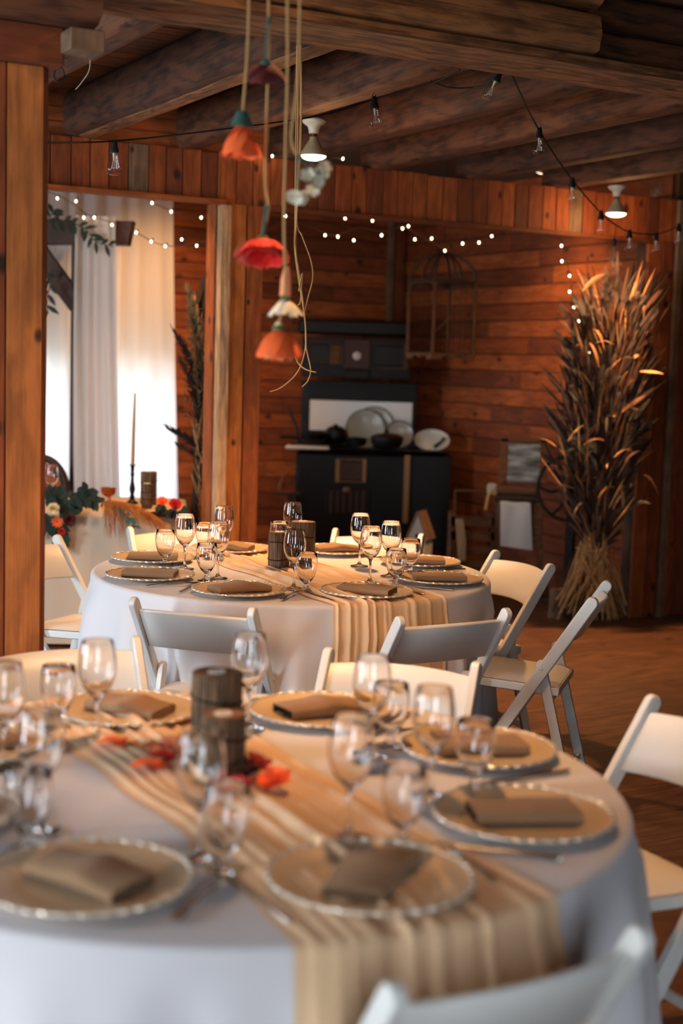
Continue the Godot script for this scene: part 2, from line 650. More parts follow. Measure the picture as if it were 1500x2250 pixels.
func build_structure() -> void:
	var pines := [M.pine_0, M.pine_1, M.pine_2, M.pine_3]
	# floor boards run along the partition
	var fl := setting("floor", P0, YAW)
	part(fl, "subfloor", Geo.new().box(Vector3(1.45, -0.09, 2.65), Vector3(12.3, 0.12, 12.1)), M.outer_wall)
	var t := -3.3
	while t < 8.5:
		var s := -4.6
		var first := true
		while s < 7.4:
			var ln := rnd(2.2, 4.2) if not first else rnd(0.8, 3.5)
			first = false
			ln = minf(ln, 7.5 - s)
			if t > -1.2 and t < 6.0 and s + ln > -1.5:
				plank(fl, "floorboard", Vector3(s + ln / 2, -0.015, t + 0.12), Vector3(ln - 0.0015, 0.03, 0.2385), 0, pick([M.floor_0, M.floor_0, M.floor_1]), 0.0012)
			elif first == false:
				plank(fl, "floorboard", Vector3(s + ln / 2, -0.015, t + 0.12), Vector3(ln - 0.002, 0.03, 0.238), 0, M.floor_1, 0.0)
			s += ln
		t += 0.24
	# ceiling boards over the joists
	var ce := setting("ceiling", P0, YAW)
	part(ce, "roof_deck", Geo.new().box(Vector3(1.45, 3.06, 2.65), Vector3(12.3, 0.06, 12.1)), M.outer_wall)
	t = -0.12
	while t < 3.3:
		var s := -1.3
		while s < 4.3:
			var ln := minf(rnd(1.6, 3.0), 4.3 - s)
			plank(ce, "ceiling_board", Vector3(s + ln / 2, 2.875 + rnd(-0.002, 0.002), t + 0.055), Vector3(ln - 0.003, 0.022, 0.102), 0, pick([M.ceiling_0, M.ceiling_1, M.ceiling_0]), 0.002)
			s += ln
		t += 0.11
	# partition: short upright boards above the two openings
	var wp := setting("wall_partition", P0, YAW)
	part(wp, "header_beam", Geo.new().box(Vector3(1.7, 2.53, -0.1), Vector3(5.3, 0.25, 0.14), 0.005), M.joist)
	part(wp, "header_wall", Geo.new().box(Vector3(-2.75, 2.53, -0.05), Vector3(3.7, 0.27, 0.1)), M.pine_1)
	var s := -0.9
	var k := 0
	while s < 4.18:
		var w := rnd(0.092, 0.107)
		var top := 2.66 + rnd(-0.006, 0.006)
		plank(wp, "board", Vector3(s + w / 2, (top + 2.395) / 2, -0.0125 + rnd(-0.003, 0.003)), Vector3(w - 0.005, top - 2.395, 0.022), 1, M.pine_grey if k in [13, 41] else pick(pines))
		s += w
		k += 1
	plank(wp, "ledge", Vector3(0.0, 2.402, 0.02), Vector3(1.86, 0.028, 0.05), 0, M.pine_2, 0.004)
	plank(wp, "ledge", Vector3(2.51, 2.392, 0.012), Vector3(2.64, 0.026, 0.035), 0, M.pine_3, 0.004)
	# planks that close the gable above the left opening
	for i in 3:
		plank(wp, "gable_plank", Vector3(0.1, 2.70 + i * 0.072, -0.06 - 0.004 * i), Vector3(2.2, 0.069, 0.03), 0, M.pine_2)
	# right of the alcove the partition is boarded to the floor
	s = 4.16
	for i in 9:
		var w := rnd(0.12, 0.14)
		plank(wp, "board", Vector3(s + w / 2, 1.33, -0.02 + rnd(-0.004, 0.004)), Vector3(w - 0.004, 2.66, 0.024), 1, pick(pines))
		s += w
	part(wp, "wall_core", Geo.new().box(Vector3(5.9, 1.43, -0.1), Vector3(3.3, 2.86, 0.1)), M.outer_wall)
	# posts of the partition
	var cp := thing("partition_post", "boarded wooden post between the curtained bay and the stove alcove", "post", barn(1.03, 0, -0.06), YAW, "partition posts")
	plank(cp, "core", Vector3(0.0, 1.2, -0.03), Vector3(0.24, 2.4, 0.14), 1, M.joist)
	plank(cp, "edge_stud", Vector3(-0.092, 1.195, 0.068), Vector3(0.058, 2.39, 0.06), 1, M.post_pale, 0.004)
	plank(cp, "facing_board", Vector3(-0.008, 1.2, 0.055), Vector3(0.088, 2.4, 0.024), 1, M.post_wood, 0.003)
	plank(cp, "facing_board", Vector3(0.092, 1.2, 0.055), Vector3(0.094, 2.4, 0.024), 1, M.pine_2, 0.003)
	plank(cp, "side_board", Vector3(-0.122, 1.2, -0.03), Vector3(0.012, 2.4, 0.11), 1, M.pine_2, 0.003)
	var rp := thing("partition_post", "boarded wooden post at the right of the alcove behind the straw bundle", "post", barn(3.98, 0, -0.06), YAW, "partition posts")
	plank(rp, "core", Vector3(0.03, 1.2, -0.03), Vector3(0.26, 2.4, 0.14), 1, M.joist)
	plank(rp, "facing_board", Vector3(-0.09, 1.2, 0.052), Vector3(0.105, 2.4, 0.024), 1, M.pine_2, 0.003)
	plank(rp, "facing_board", Vector3(0.015, 1.2, 0.055), Vector3(0.09, 2.4, 0.024), 1, M.pine_1, 0.003)
	plank(rp, "grey_batten", Vector3(0.095, 1.33, 0.075), Vector3(0.05, 2.66, 0.03), 1, M.pine_grey, 0.003)
	plank(rp, "facing_board", Vector3(0.155, 1.2, 0.055), Vector3(0.06, 2.4, 0.024), 1, M.pine_0, 0.003)
	# back wall of horizontal planks, with the window behind the curtains
	var wb := setting("wall_back", P0, YAW)
	part(wb, "sheathing", Geo.new().box(Vector3(3.115, 1.52, -3.42), Vector3(2.23, 3.06, 0.08)), M.outer_wall)
	part(wb, "sheathing", Geo.new().box(Vector3(-1.30, 2.34, -3.42), Vector3(6.6, 1.42, 0.08)), M.outer_wall)
	part(wb, "sheathing", Geo.new().box(Vector3(-2.65, 1.52, -3.42), Vector3(4.1, 3.06, 0.08)), M.outer_wall)
	part(wb, "sheathing", Geo.new().box(Vector3(0.7, 0.16, -3.42), Vector3(2.6, 0.32, 0.08)), M.outer_wall)
	var y := 0.0
	while y < 2.85:
		var h := rnd(0.122, 0.134)
		var j := rnd(2.5, 3.6)
		plank(wb, "plank", Vector3((2.0 + j) / 2, y + h / 2, -3.365 + rnd(-0.004, 0.003)), Vector3(j - 2.0 - 0.004, h - 0.007, 0.024), 0, pick(pines))
		plank(wb, "plank", Vector3((4.1 + j) / 2, y + h / 2, -3.365 + rnd(-0.004, 0.003)), Vector3(4.1 - j - 0.004, h - 0.007, 0.024), 0, pick(pines))
		if y > 1.64:
			plank(wb, "plank", Vector3(0.53, y + h / 2, -3.365), Vector3(2.92, h - 0.007, 0.024), 0, pick(pines))
		y += h
	var wr := setting("wall_right", P0, YAW)
	part(wr, "sheathing", Geo.new().box(Vector3(4.16, 1.52, -1.72), Vector3(0.08, 3.06, 3.3)), M.outer_wall)
	y = 0.0
	while y < 2.85:
		var h := rnd(0.122, 0.134)
		var j := rnd(-2.4, -0.9)
		plank(wr, "plank", Vector3(4.103 + rnd(-0.004, 0.004), y + h / 2, (-3.35 + j) / 2), Vector3(0.024, h - 0.007, j + 3.35 - 0.004), 2, pick(pines))
		plank(wr, "plank", Vector3(4.103 + rnd(-0.004, 0.004), y + h / 2, (-0.1 + j) / 2), Vector3(0.024, h - 0.007, -0.1 - j - 0.004), 2, pick(pines))
		y += h
	var tr := setting("trim_1", P0, YAW)
	plank(tr, "corner_board", Vector3(4.03, 1.43, -3.33), Vector3(0.075, 2.86, 0.045), 1, M.pine_3)
	plank(tr, "corner_board", Vector3(3.945, 1.43, -3.34), Vector3(0.05, 2.86, 0.03), 1, M.pine_grey)
	var wi := setting("window_1", P0, YAW)
	part(wi, "pane", Geo.new().box(Vector3(0.7, 0.98, -3.42), Vector3(2.58, 1.30, 0.006)), M.thin_glass)
	for q in [[Vector3(-0.58, 0.98, -3.40), Vector3(0.05, 1.34, 0.08)], [Vector3(1.98, 0.98, -3.40), Vector3(0.04, 1.34, 0.08)], [Vector3(0.7, 1.63, -3.40), Vector3(2.6, 0.04, 0.08)], [Vector3(0.7, 0.34, -3.40), Vector3(2.6, 0.05, 0.1)], [Vector3(0.7, 0.98, -3.41), Vector3(0.04, 1.3, 0.05)]]:
		part(wi, "window_frame", Geo.new().box(q[0], q[1], 0.004, 1), M.pine_3)
	# outer walls out of view, with openings placed where daylight lights the tables
	var wl := setting("wall_left", P0, YAW)
	for q in [[-3.4, 0.75, 0.0, 3.0], [0.75, 1.65, 2.05, 3.0], [0.75, 1.65, 0.0, 0.75], [1.65, 3.5, 0.0, 3.0], [3.5, 4.05, 2.3, 3.0], [3.5, 4.05, 0.0, 0.2], [4.05, 5.8, 0.0, 3.0], [5.8, 6.3, 2.0, 3.0], [5.8, 6.3, 0.0, 0.8], [6.3, 8.7, 0.0, 3.0]]:
		part(wl, "wall_panel", Geo.new().box(Vector3(-4.66, (q[2] + q[3]) / 2, (q[0] + q[1]) / 2), Vector3(0.12, q[3] - q[2], q[1] - q[0])), M.outer_wall)
	var wf := setting("wall_front", P0, YAW)
	for q in [[-4.7, -3.3, 0.0, 3.0], [-3.3, -1.7, 2.3, 3.0], [-1.7, 7.6, 0.0, 3.0]]:
		part(wf, "wall_panel", Geo.new().box(Vector3((q[0] + q[1]) / 2, (q[2] + q[3]) / 2, 8.66), Vector3(q[1] - q[0], q[3] - q[2], 0.12)), M.outer_wall)
	var ws := setting("wall_side", P0, YAW)
	part(ws, "wall_panel", Geo.new().box(Vector3(7.56, 1.5, 2.65), Vector3(0.12, 3.0, 12.1)), M.outer_wall)
	var gr := setting("ground_outside", P0, YAW)
	part(gr, "gravel", Geo.new().box(Vector3(1.0, -0.25, 2.0), Vector3(80, 0.1, 80)), M.ground)
	# joists: right lower edges read from the picture
	var names := ["leftmost ceiling joist, pale side half hidden by the near post", "dark heavy ceiling joist with a ragged lower edge, left of the flower strings", "ceiling joist that carries the near reflector lamp", "stained ceiling joist right of the near reflector lamp", "smooth dark ceiling joist across the middle right", "ceiling joist just left of the far reflector lamp", "ceiling joist that carries the far reflector lamp"]
	var edge := [-0.40, 0.20, 0.78, 1.38, 1.96, 2.58, 3.20]
	for i in 7:
		var w: float = [0.13, 0.16, 0.13, 0.13, 0.14, 0.12, 0.12][i]
		var far_end: float = [-0.12, 0.06, 0.03, -0.12, -0.12, -0.12, -0.12][i]
		var jo := thing("ceiling_joist", names[i], "beam", barn(edge[i] - w / 2, 2.66, (far_end + 2.84) / 2), YAW + PI / 2, "ceiling joists")
		part(jo, "timber", hewn(2.84 - far_end, 0.205, w, 0.04 if i == 1 else 0.018, 7.0 if i == 1 else 14.0), M.joist if i % 2 else M.joist_b, Vector3(0, 0.1, 0))
		if i == 1:
			part(jo, "wane_edge", hewn(2.78 - far_end, 0.035, 0.09, 0.16), M.log_hewn, Vector3(0, 0.006, 0.035))
	# the near beam: a plate, two hewn logs and a splice
	var nb := thing("log_beam", "heavy hewn log beam crossing the top of the picture", "beam", barn(0.0, 2.6, 2.95), YAW)
	plank(nb, "sill_plate", Vector3(1.75, 0.018, -0.015), Vector3(5.15, 0.036, 0.29), 0, M.log_hewn, 0.006)
	part(nb, "end_log", hewn(1.5, 0.19, 0.3, 0.06), M.joist_b, Vector3(-1.57, -0.005, 0.0))
	part(nb, "end_log", hewn(1.5, 0.19, 0.28, 0.06), M.joist_b, Vector3(-1.57, 0.19, 0.0))
	plank(nb, "stub_block", Vector3(-0.86, -0.145, 0.06), Vector3(0.1, 0.06, 0.16), 2, M.pine_grey, 0.004)
	part(nb, "lower_log", hewn(1.74, 0.15, 0.3, 0.07), M.log_hewn, Vector3(0.05, 0.11, 0.0))
	part(nb, "upper_log", hewn(1.76, 0.13, 0.27, 0.08), M.log_hewn, Vector3(0.05, 0.26, 0.01))
	part(nb, "lower_log", hewn(3.4, 0.10, 0.22, 0.10), M.joist_b, Vector3(2.62, 0.095, -0.04))
	part(nb, "upper_log", hewn(3.4, 0.12, 0.25, 0.08), M.joist, Vector3(2.62, 0.20, -0.02))
	var np := thing("support_post", "square wooden post with a cap block at the left edge", "post", barn(-1.023, 0, 2.86), YAW)
	plank(np, "core", Vector3(0, 1.195, 0), Vector3(0.19, 2.39, 0.19), 1, M.pine_3, 0.004)
	plank(np, "facing_board", Vector3(0.022, 1.195, 0.107), Vector3(0.104, 2.39, 0.022), 1, M.post_wood, 0.003)
	plank(np, "facing_board", Vector3(-0.072, 1.195, 0.107), Vector3(0.078, 2.39, 0.022), 1, M.pine_0, 0.003)
	plank(np, "cap_block", Vector3(0.0, 2.445, 0.01), Vector3(0.25, 0.11, 0.27), 0, M.pine_1, 0.008)


# ---------------------------------------------------------------- tables, chairs and tableware
var seats := []   # [table seed, angle, distance of the seat's front from the table's axis]


func pushed(seed_no: float, a: float, drop: float, r: float) -> float:
	# the cloth gives way where a chair is pushed against it
	for q in seats:
		if q[0] == seed_no:
			var da := angle_difference(a, q[1])
			if absf(da) < 0.6:
				var k := smoothstep(0.30, 0.20, absf(r * sin(da))) * smoothstep(0.04, 0.30, drop)
				r = lerpf(r, minf(r, q[2]), k)
	return r


func skirt(seed_no: float, a: float, drop: float) -> float:
	# distance of the hanging cloth from the table's axis
	var k := clampf(drop / 0.7, 0.0, 1.0)
	var f := 0.45 * sin(a * 15.0 + seed_no + 0.8 * sin(a * 3.0)) + 0.4 * absf(sin(a * 11.0 + seed_no * 2.0 + sin(a * 5.0))) + 0.25 * sin(a * 6.0 + seed_no) + 0.22 * sin(a * 27.0 + 2.0 * sin(a * 4.0))
	return pushed(seed_no, a, drop, RIM + 0.012 + 0.055 * k) + 0.062 * pow(k, 0.6) * f


func tablecloth_shape(seed_no: float) -> Geo:
	var g := Geo.new()
	var rows := []
	var nz := FastNoiseLite.new()
	nz.seed = int(seed_no * 100)
	nz.frequency = 1.0
	var segs := 240
	for i in 34:
		var row := PackedVector3Array()
		for j in segs + 1:
			var a := TAU * j / segs
			var r: float
			var y: float
			if i < 12:
				r = (RIM - 0.012) * i / 11.0
				var q := nz.get_noise_2d(r * cos(a) * 2.2, r * sin(a) * 2.2) * 0.0015
				y = CLOTH + q * smoothstep(0.0, 0.2, 0.75 - r)
			elif i < 16:
				var b := PI / 2 * (i - 11) / 4.0
				r = RIM - 0.012 + 0.016 * sin(b)
				y = CLOTH - 0.016 * (1.0 - cos(b))
			else:
				var drop := 0.725 * pow((i - 15) / 18.0, 1.15)
				r = lerpf(RIM + 0.004, skirt(seed_no, a, drop), smoothstep(0.0, 0.09, drop))
				y = CLOTH - 0.016 - drop
			row.append(Vector3(r * cos(a), y, r * sin(a)))
		rows.append(row)
	return g.sheet(rows, 8.0, 3.0)


func runner_shape(seed_no: float, axis: Vector3, half: float, hang: float) -> Geo:
	# a pleated strip across the table that hangs down at both ends
	var g := Geo.new()
	var sd := Vector3(-axis.z, 0, axis.x)
	var r := RandomNumberGenerator.new()
	r.seed = int(seed_no * 1000)
	var cols := 145
	var pleat := []
	for j in cols:
		pleat.append(0.0)
	for k in 20:
		var c := r.randf_range(-1, 1)
		var w := r.randf_range(0.018, 0.06)
		var hgt := r.randf_range(0.35, 1.0)
		for j in cols:
			var x := float(j) / (cols - 1) * 2.0 - 1.0
			pleat[j] += hgt * exp(-pow((x - c) / w, 2.0))
	var rows := []
	# steps along the strip: [zone, share]; zone 0 lies on the table, 1 bends over the edge, 2 hangs
	var steps := []
	for i in 17:
		steps.append([-2.0, 1.0 - i / 16.0])
	for i in 5:
		steps.append([-1.0, 1.0 - (i + 1) / 5.0])
	for i in 31:
		steps.append([0.0, -1.0 + (i + 1) / 16.0])
	for i in 5:
		steps.append([1.0, (i + 1) / 5.0])
	for i in 17:
		steps.append([2.0, i / 16.0])
	for st in steps:
		var zone := absf(st[0])
		var end: float = signf(st[0])
		var row := PackedVector3Array()
		for j in cols:
			var x := float(j) / (cols - 1) * 2.0 - 1.0
			var q: float = st[1] if zone == 0.0 else end
			var narrow := 1.0 - 0.12 * cos(q * PI * 0.5)
			var w := half * narrow * (x + 0.03 * sin(q * 7.0 + x * 3.0) + 0.025 * sin(q * 13.0 + seed_no))
			var e := sqrt(maxf((RIM - 0.012) * (RIM - 0.012) - w * w, 0.01))
			var f: float = pleat[j] * (0.75 + 0.25 * sin(q * 5.0 + x * 9.0))
			var p: Vector3
			if zone == 0.0:
				p = axis * e * q + sd * w + Vector3(0, CLOTH + 0.003 + 0.012 * f, 0)
			else:
				var dir := (axis * end * e + sd * w).normalized()
				var a := atan2(dir.z, dir.x)
				var lift := 0.003 + 0.010 * f
				if zone == 1.0:
					var b: float = st[1] * PI / 2
					p = dir * (RIM - 0.012 + (0.016 + lift) * sin(b)) + Vector3(0, CLOTH - 0.016 + (0.016 + lift) * cos(b), 0)
				else:
					var drop: float = hang * st[1]
					var rr: float = lerpf(RIM + 0.004 + lift, maxf(skirt(seed_no, a, drop), RIM + 0.004) + 0.006 + lift, smoothstep(0.0, 0.12, drop))
					p = dir * rr + Vector3(0, CLOTH - 0.016 - drop, 0)
			row.append(p)
		rows.append(row)
	return g.sheet(rows, 1.0, 4.0)


func build_chair() -> Node3D:
	# white resin folding chair; z points to the table, the back stands at z = 0
	var o := Node3D.new()
	o.name = "folding_chair"
	var top := Vector2(0.0, 0.765)
	var foot := Vector2(0.485, 0.0)
	var d := (foot - top).normalized()
	var p := Vector2(-d.y, d.x)
	var w := 0.0225
	for sx in [-1.0, 1.0]:
		# upright and front leg in one bar, in the plane x = const
		var poly := PackedVector2Array()
		for i in 9:
			var a := PI * i / 8.0
			poly.append(top + p * w * cos(a) - d * w * sin(a))
		poly.append(top - p * w + d * 0.3)
		var e := (top - p * w)
		poly.append(e + d * (e.y / -d.y))
		e = top + p * w
		poly.append(e + d * (e.y / -d.y))
		poly.append(top + p * w + d * 0.3)
		# (u, v) of the outline become (z, y)
		var x := Transform3D(Basis(Vector3(0, 0, 1), Vector3(0, 1, 0), Vector3(-1, 0, 0)), Vector3(0.213 * sx, 0, 0))
		part(o, "upright", Geo.new().prism(poly, 0.027, 0.006, x), M.chair_white)
		# rear leg, hinged on the upright
		var a2 := Vector2(0.175, 0.52)
		var b2 := Vector2(0.045, 0.0)
		var dd := (b2 - a2).normalized()
		var pp := Vector2(-dd.y, dd.x)
		poly = PackedVector2Array()
		for i in 9:
			var a := PI * i / 8.0
			poly.append(a2 + pp * 0.019 * cos(a) - dd * 0.019 * sin(a))
		poly.append(Vector2(b2.x - 0.019, 0.0))
		poly.append(Vector2(b2.x + 0.019, 0.0))
		x.origin.x = 0.186 * sx
		var leg := part(o, "rear_leg", Geo.new().prism(poly, 0.021, 0.004, x), M.chair_white)
		part(leg, "bolt", Geo.new().ball(Vector3(0.199 * sx, 0.515, 0.176), Vector3(0.0035, 0.006, 0.006), 8, 6), M.screw)
		part(o, "bolt", Geo.new().ball(Vector3(0.2275 * sx, 0.515, 0.168), Vector3(0.0025, 0.006, 0.006), 8, 6), M.chair_white)
		part(o, "seat_bracket", Geo.new().box(Vector3(0.168 * sx, 0.436, 0.155), Vector3(0.012, 0.022, 0.05), 0.003), M.chair_white)
	# curved back slat
	var rings := []
	for i in 17:
		var u := -1.0 + i / 8.0
		var bow := 0.030 * (1.0 - u * u)
		var rise := 0.028 * (1.0 - u * u)
		var up := top + d * 0.028
		var lo := top + d * 0.185
		var nrm := -p
		if nrm.x > 0.0:
			nrm = -nrm
		var ring := PackedVector3Array()
		for q in [[up, 0.0075, 0.0], [up, 0.004, 0.004], [up, -0.004, 0.004], [up, -0.0075, 0.0], [lo, -0.0075, 0.0], [lo, -0.003, -0.003], [lo, 0.003, -0.003], [lo, 0.0075, 0.0]]:
			var b: Vector2 = q[0] + nrm * (bow + q[1]) - d * (rise + q[2])
			ring.append(Vector3(u * 0.202, b.y, b.x))
		rings.append(ring)
	part(o, "back_slat", Geo.new().loft(rings, true, true, true), M.chair_white)
	# seat: frame with a padded panel
	var tilt := Transform3D(Basis(Vector3(1, 0, 0), -0.05), Vector3(0, 0.435, 0.30))
	var fr := Geo.new()
	for sx in [-1.0, 1.0]:
		fr.box(Vector3(0.176 * sx, 0, 0), Vector3(0.022, 0.032, 0.39), 0.005, 2, Vector2.ZERO, tilt)
	fr.box(Vector3(0, 0, 0.184), Vector3(0.33, 0.032, 0.022), 0.005, 0, Vector2.ZERO, tilt)
	fr.box(Vector3(0, 0, -0.184), Vector3(0.33, 0.032, 0.022), 0.005, 0, Vector2.ZERO, tilt)
	part(o, "seat_frame", fr, M.chair_white)
	var pad := Geo.new()
	var rows := []
	for i in 13:
		var row := PackedVector3Array()
		for j in 13:
			var u := -1.0 + j / 6.0
			var q := -1.0 + i / 6.0
			var edge := maxf(absf(u), absf(q))
			row.append(tilt * Vector3(u * 0.182, 0.018 + 0.014 * (1.0 - pow(edge, 6.0)), q * 0.188))
		rows.append(row)
	pad.sheet(rows, 1, 1, false)
	part(o, "seat_pad", pad, M.seat_pad)
	part(o, "stretcher", Geo.new().box(Vector3(0, 0.40, 0.135), Vector3(0.36, 0.03, 0.016), 0.004), M.chair_white)
	part(o, "stretcher", Geo.new().box(Vector3(0, 0.10, 0.07), Vector3(0.36, 0.028, 0.016), 0.004), M.chair_white)
	part(o, "stretcher", Geo.new().box(Vector3(0, 0.20, 0.358), Vector3(0.40, 0.028, 0.016), 0.004), M.chair_white)
	return o


func put_chairs() -> void:
	var src := build_chair()
	var list := [
		[NEAR_C, 72.0, 1.245, "white folding chair behind the near table, right of the log candles"],
		[NEAR_C, 114.5, 1.37, "white folding chair cut by the left edge, behind the near table"],
		[NEAR_C, 28.5, 1.25, "white folding chair at the right edge beside the near table"],
		[NEAR_C, -59.5, 0.94, "closest white folding chair in the bottom right corner"],
		[FAR_C, -108.0, 0.95, "white folding chair at the far table's front left"],
		[FAR_C, -59.0, 1.10, "white folding chair at the far table's front right, before the runner"],
		[FAR_C, -17.0, 1.20, "white folding chair seen side-on, pulled out right of the far table"],
		[FAR_C, 26.0, 1.07, "white folding chair at the far table's right, facing the straw bundle's side"],
		[FAR_C, 73.5, 1.29, "white folding chair behind the far table, in front of the stove"],
		[FAR_C, 117.0, 1.35, "white folding chair behind the far table, below the pampas grass"],
		[FAR_C, 155.0, 1.28, "white folding chair half hidden by the left post, beside the sweetheart table"],
	]
	for q in list:
		var a: float = deg_to_rad(q[1])
		var out := Vector3(cos(a), 0, -sin(a))
		var c: Node3D = src.duplicate()
		c.name = numbered("folding_chair")
		add_child(c)
		c.position = q[0] + out * q[2]
		c.rotation.y = atan2(-out.x, -out.z)
		tag(c, q[3], "chair", "white folding chairs")
		seats.append([1.3 if q[0] == NEAR_C else 4.1, atan2(out.z, out.x), maxf(0.735, q[2] - 0.50)])
	src.free()


func wine_shape() -> Geo:
	var pr := PackedVector2Array([Vector2(0, 0.0), Vector2(0.0365, 0.0), Vector2(0.0375, 0.0012), Vector2(0.0365, 0.0026), Vector2(0.024, 0.0048), Vector2(0.011, 0.0085), Vector2(0.0062, 0.015), Vector2(0.0044, 0.03), Vector2(0.0040, 0.055), Vector2(0.0046, 0.078), Vector2(0.0085, 0.0905), Vector2(0.018, 0.099), Vector2(0.029, 0.112), Vector2(0.0375, 0.131), Vector2(0.0412, 0.150), Vector2(0.0405, 0.172), Vector2(0.0370, 0.196), Vector2(0.0335, 0.2143), Vector2(0.0329, 0.215), Vector2(0.0322, 0.2143), Vector2(0.0357, 0.196), Vector2(0.0391, 0.172), Vector2(0.0398, 0.150), Vector2(0.0360, 0.132), Vector2(0.0275, 0.1145), Vector2(0.0165, 0.1025), Vector2(0.006, 0.0965), Vector2(0.0, 0.0955)])
	return Geo.new().lathe(pr, 40)


func goblet_shape() -> Geo:
	var pr := PackedVector2Array([Vector2(0, 0.0), Vector2(0.0325, 0.0), Vector2(0.0335, 0.0014), Vector2(0.0325, 0.003), Vector2(0.020, 0.0062), Vector2(0.0115, 0.0105), Vector2(0.0088, 0.016), Vector2(0.0098, 0.0205), Vector2(0.0078, 0.0255), Vector2(0.0105, 0.0305), Vector2(0.020, 0.039), Vector2(0.030, 0.055), Vector2(0.0372, 0.078), Vector2(0.0395, 0.100), Vector2(0.0385, 0.120), Vector2(0.0362, 0.1385), Vector2(0.0355, 0.1395), Vector2(0.0347, 0.1385), Vector2(0.0369, 0.120), Vector2(0.0379, 0.100), Vector2(0.0356, 0.079), Vector2(0.0283, 0.057), Vector2(0.0185, 0.043), Vector2(0.008, 0.0365), Vector2(0.0, 0.0355)])
	return Geo.new().lathe(pr, 40)


func plate_shape() -> Geo:
	var pr := PackedVector2Array([Vector2(0, 0.002), Vector2(0.088, 0.002), Vector2(0.090, 0.0), Vector2(0.096, 0.0), Vector2(0.100, 0.003), Vector2(0.130, 0.0085), Vector2(0.158, 0.0135), Vector2(0.1645, 0.0165), Vector2(0.1640, 0.019), Vector2(0.158, 0.0185), Vector2(0.130, 0.0135), Vector2(0.110, 0.0105), Vector2(0.104, 0.0075), Vector2(0.098, 0.0062), Vector2(0.0, 0.0060)])
	var wob := func(a: float, p: Vector2) -> Vector2:
		var k := smoothstep(0.145, 0.165, p.x)
		return Vector2(p.x + 0.003 * k * sin(a * 36.0), p.y + 0.001 * k * cos(a * 36.0))
	return Geo.new().lathe(pr, 240, Transform3D(), wob)


func plate_edge_shape() -> Geo:
	var pts := PackedVector3Array()
	var rad := PackedFloat32Array()
	for i in 241:
		var a := TAU * i / 240.0
		var r := 0.1635 + 0.003 * sin(a * 36.0)
		pts.append(Vector3(r * cos(a), 0.0185, r * sin(a)))
		rad.append(0.0034 + 0.0012 * cos(a * 72.0))
	return Geo.new().tube(pts, rad, 8, false)


func napkin_shape(kind: int) -> Geo:
	# a folded cloth: a flattened roll whose layers show at the ends
	var path := PackedVector2Array()
	var turns := 2
	var hw := 0.052
	var hh := 0.0115
	for k in turns:
		var f := 1.0 - 0.13 * k
		var g := 1.0 - 0.42 * k
		for i in 14:
			var a := -PI / 2 + TAU * i / 14.0
			var cx := signf(cos(a)) * (hw * f - hh * g) if absf(cos(a)) > 0.02 else 0.0
			path.append(Vector2(cx + cos(a) * hh * g, sin(a) * hh * g))
	var ring2 := PackedVector2Array()
	var th := 0.0022
	var k2 := path.size()
	var inner := PackedVector2Array()
	for i in k2:
		var d := (path[mini(i + 1, k2 - 1)] - path[maxi(i - 1, 0)]).normalized()
		ring2.append(path[i])
		inner.append(path[i] + Vector2(-d.y, d.x) * th)
	inner.reverse()
	ring2.append_array(inner)
	var rings := []
	for i in 11:
		var u := -1.0 + i / 5.0
		var ring := PackedVector3Array()
		for q in ring2:
			var bulge := 1.0 + 0.35 * exp(-pow((u - 0.15) / 0.3, 2.0)) * (1.0 if kind == 1 else 0.25)
			var yy := (q.y + hh) * bulge + 0.004 * (1.0 - u * u) * float(kind)
			ring.append(Vector3(u * 0.098 + 0.012 * q.x * 8.0 * float(kind), yy, q.x * (1.0 + 0.06 * u)))
		rings.append(ring)
	return Geo.new().loft(rings, true, true, true)


func fork_shape() -> Geo:
	var g := Geo.new()
	var rings := []
	for q in [[0.0, 0.0085, 0.0022], [0.012, 0.0095, 0.0022], [0.05, 0.0062, 0.0020], [0.10, 0.0036, 0.0022], [0.125, 0.0055, 0.0024], [0.14, 0.0115, 0.0022], [0.152, 0.0125, 0.0020]]:
		var y: float = 0.004 + 0.007 * sin(clampf(q[0] / 0.19, 0.0, 1.0) * PI)
		rings.append(PackedVector3Array([Vector3(-q[1], y, -q[0]), Vector3(0, y + q[2] * 0.6, -q[0]), Vector3(q[1], y, -q[0]), Vector3(0, y - q[2] * 0.6, -q[0])]))
	g.loft(rings, true, true, true)
	for i in 4:
		var x := -0.0105 + 0.007 * i
		g.tube(PackedVector3Array([Vector3(x, 0.0085, -0.150), Vector3(x, 0.0055, -0.172), Vector3(x, 0.0075, -0.196)]), PackedFloat32Array([0.0017, 0.0016, 0.0009]), 6)
	return g


func knife_shape() -> Geo:
	var g := Geo.new()
	var rings := []
	for q in [[0.0, 0.006, 0.004], [0.01, 0.0088, 0.005], [0.06, 0.0085, 0.005], [0.098, 0.0068, 0.0046], [0.104, 0.008, 0.002], [0.15, 0.0098, 0.0016], [0.20, 0.0085, 0.0014], [0.222, 0.0045, 0.0012], [0.226, 0.0015, 0.001]]:
		rings.append(PackedVector3Array([Vector3(-q[1], 0.004, -q[0]), Vector3(0, 0.004 + q[2] * 0.75, -q[0]), Vector3(q[1], 0.004, -q[0]), Vector3(0, 0.004 - q[2] * 0.75, -q[0])]))
	return g.loft(rings, true, true, true)


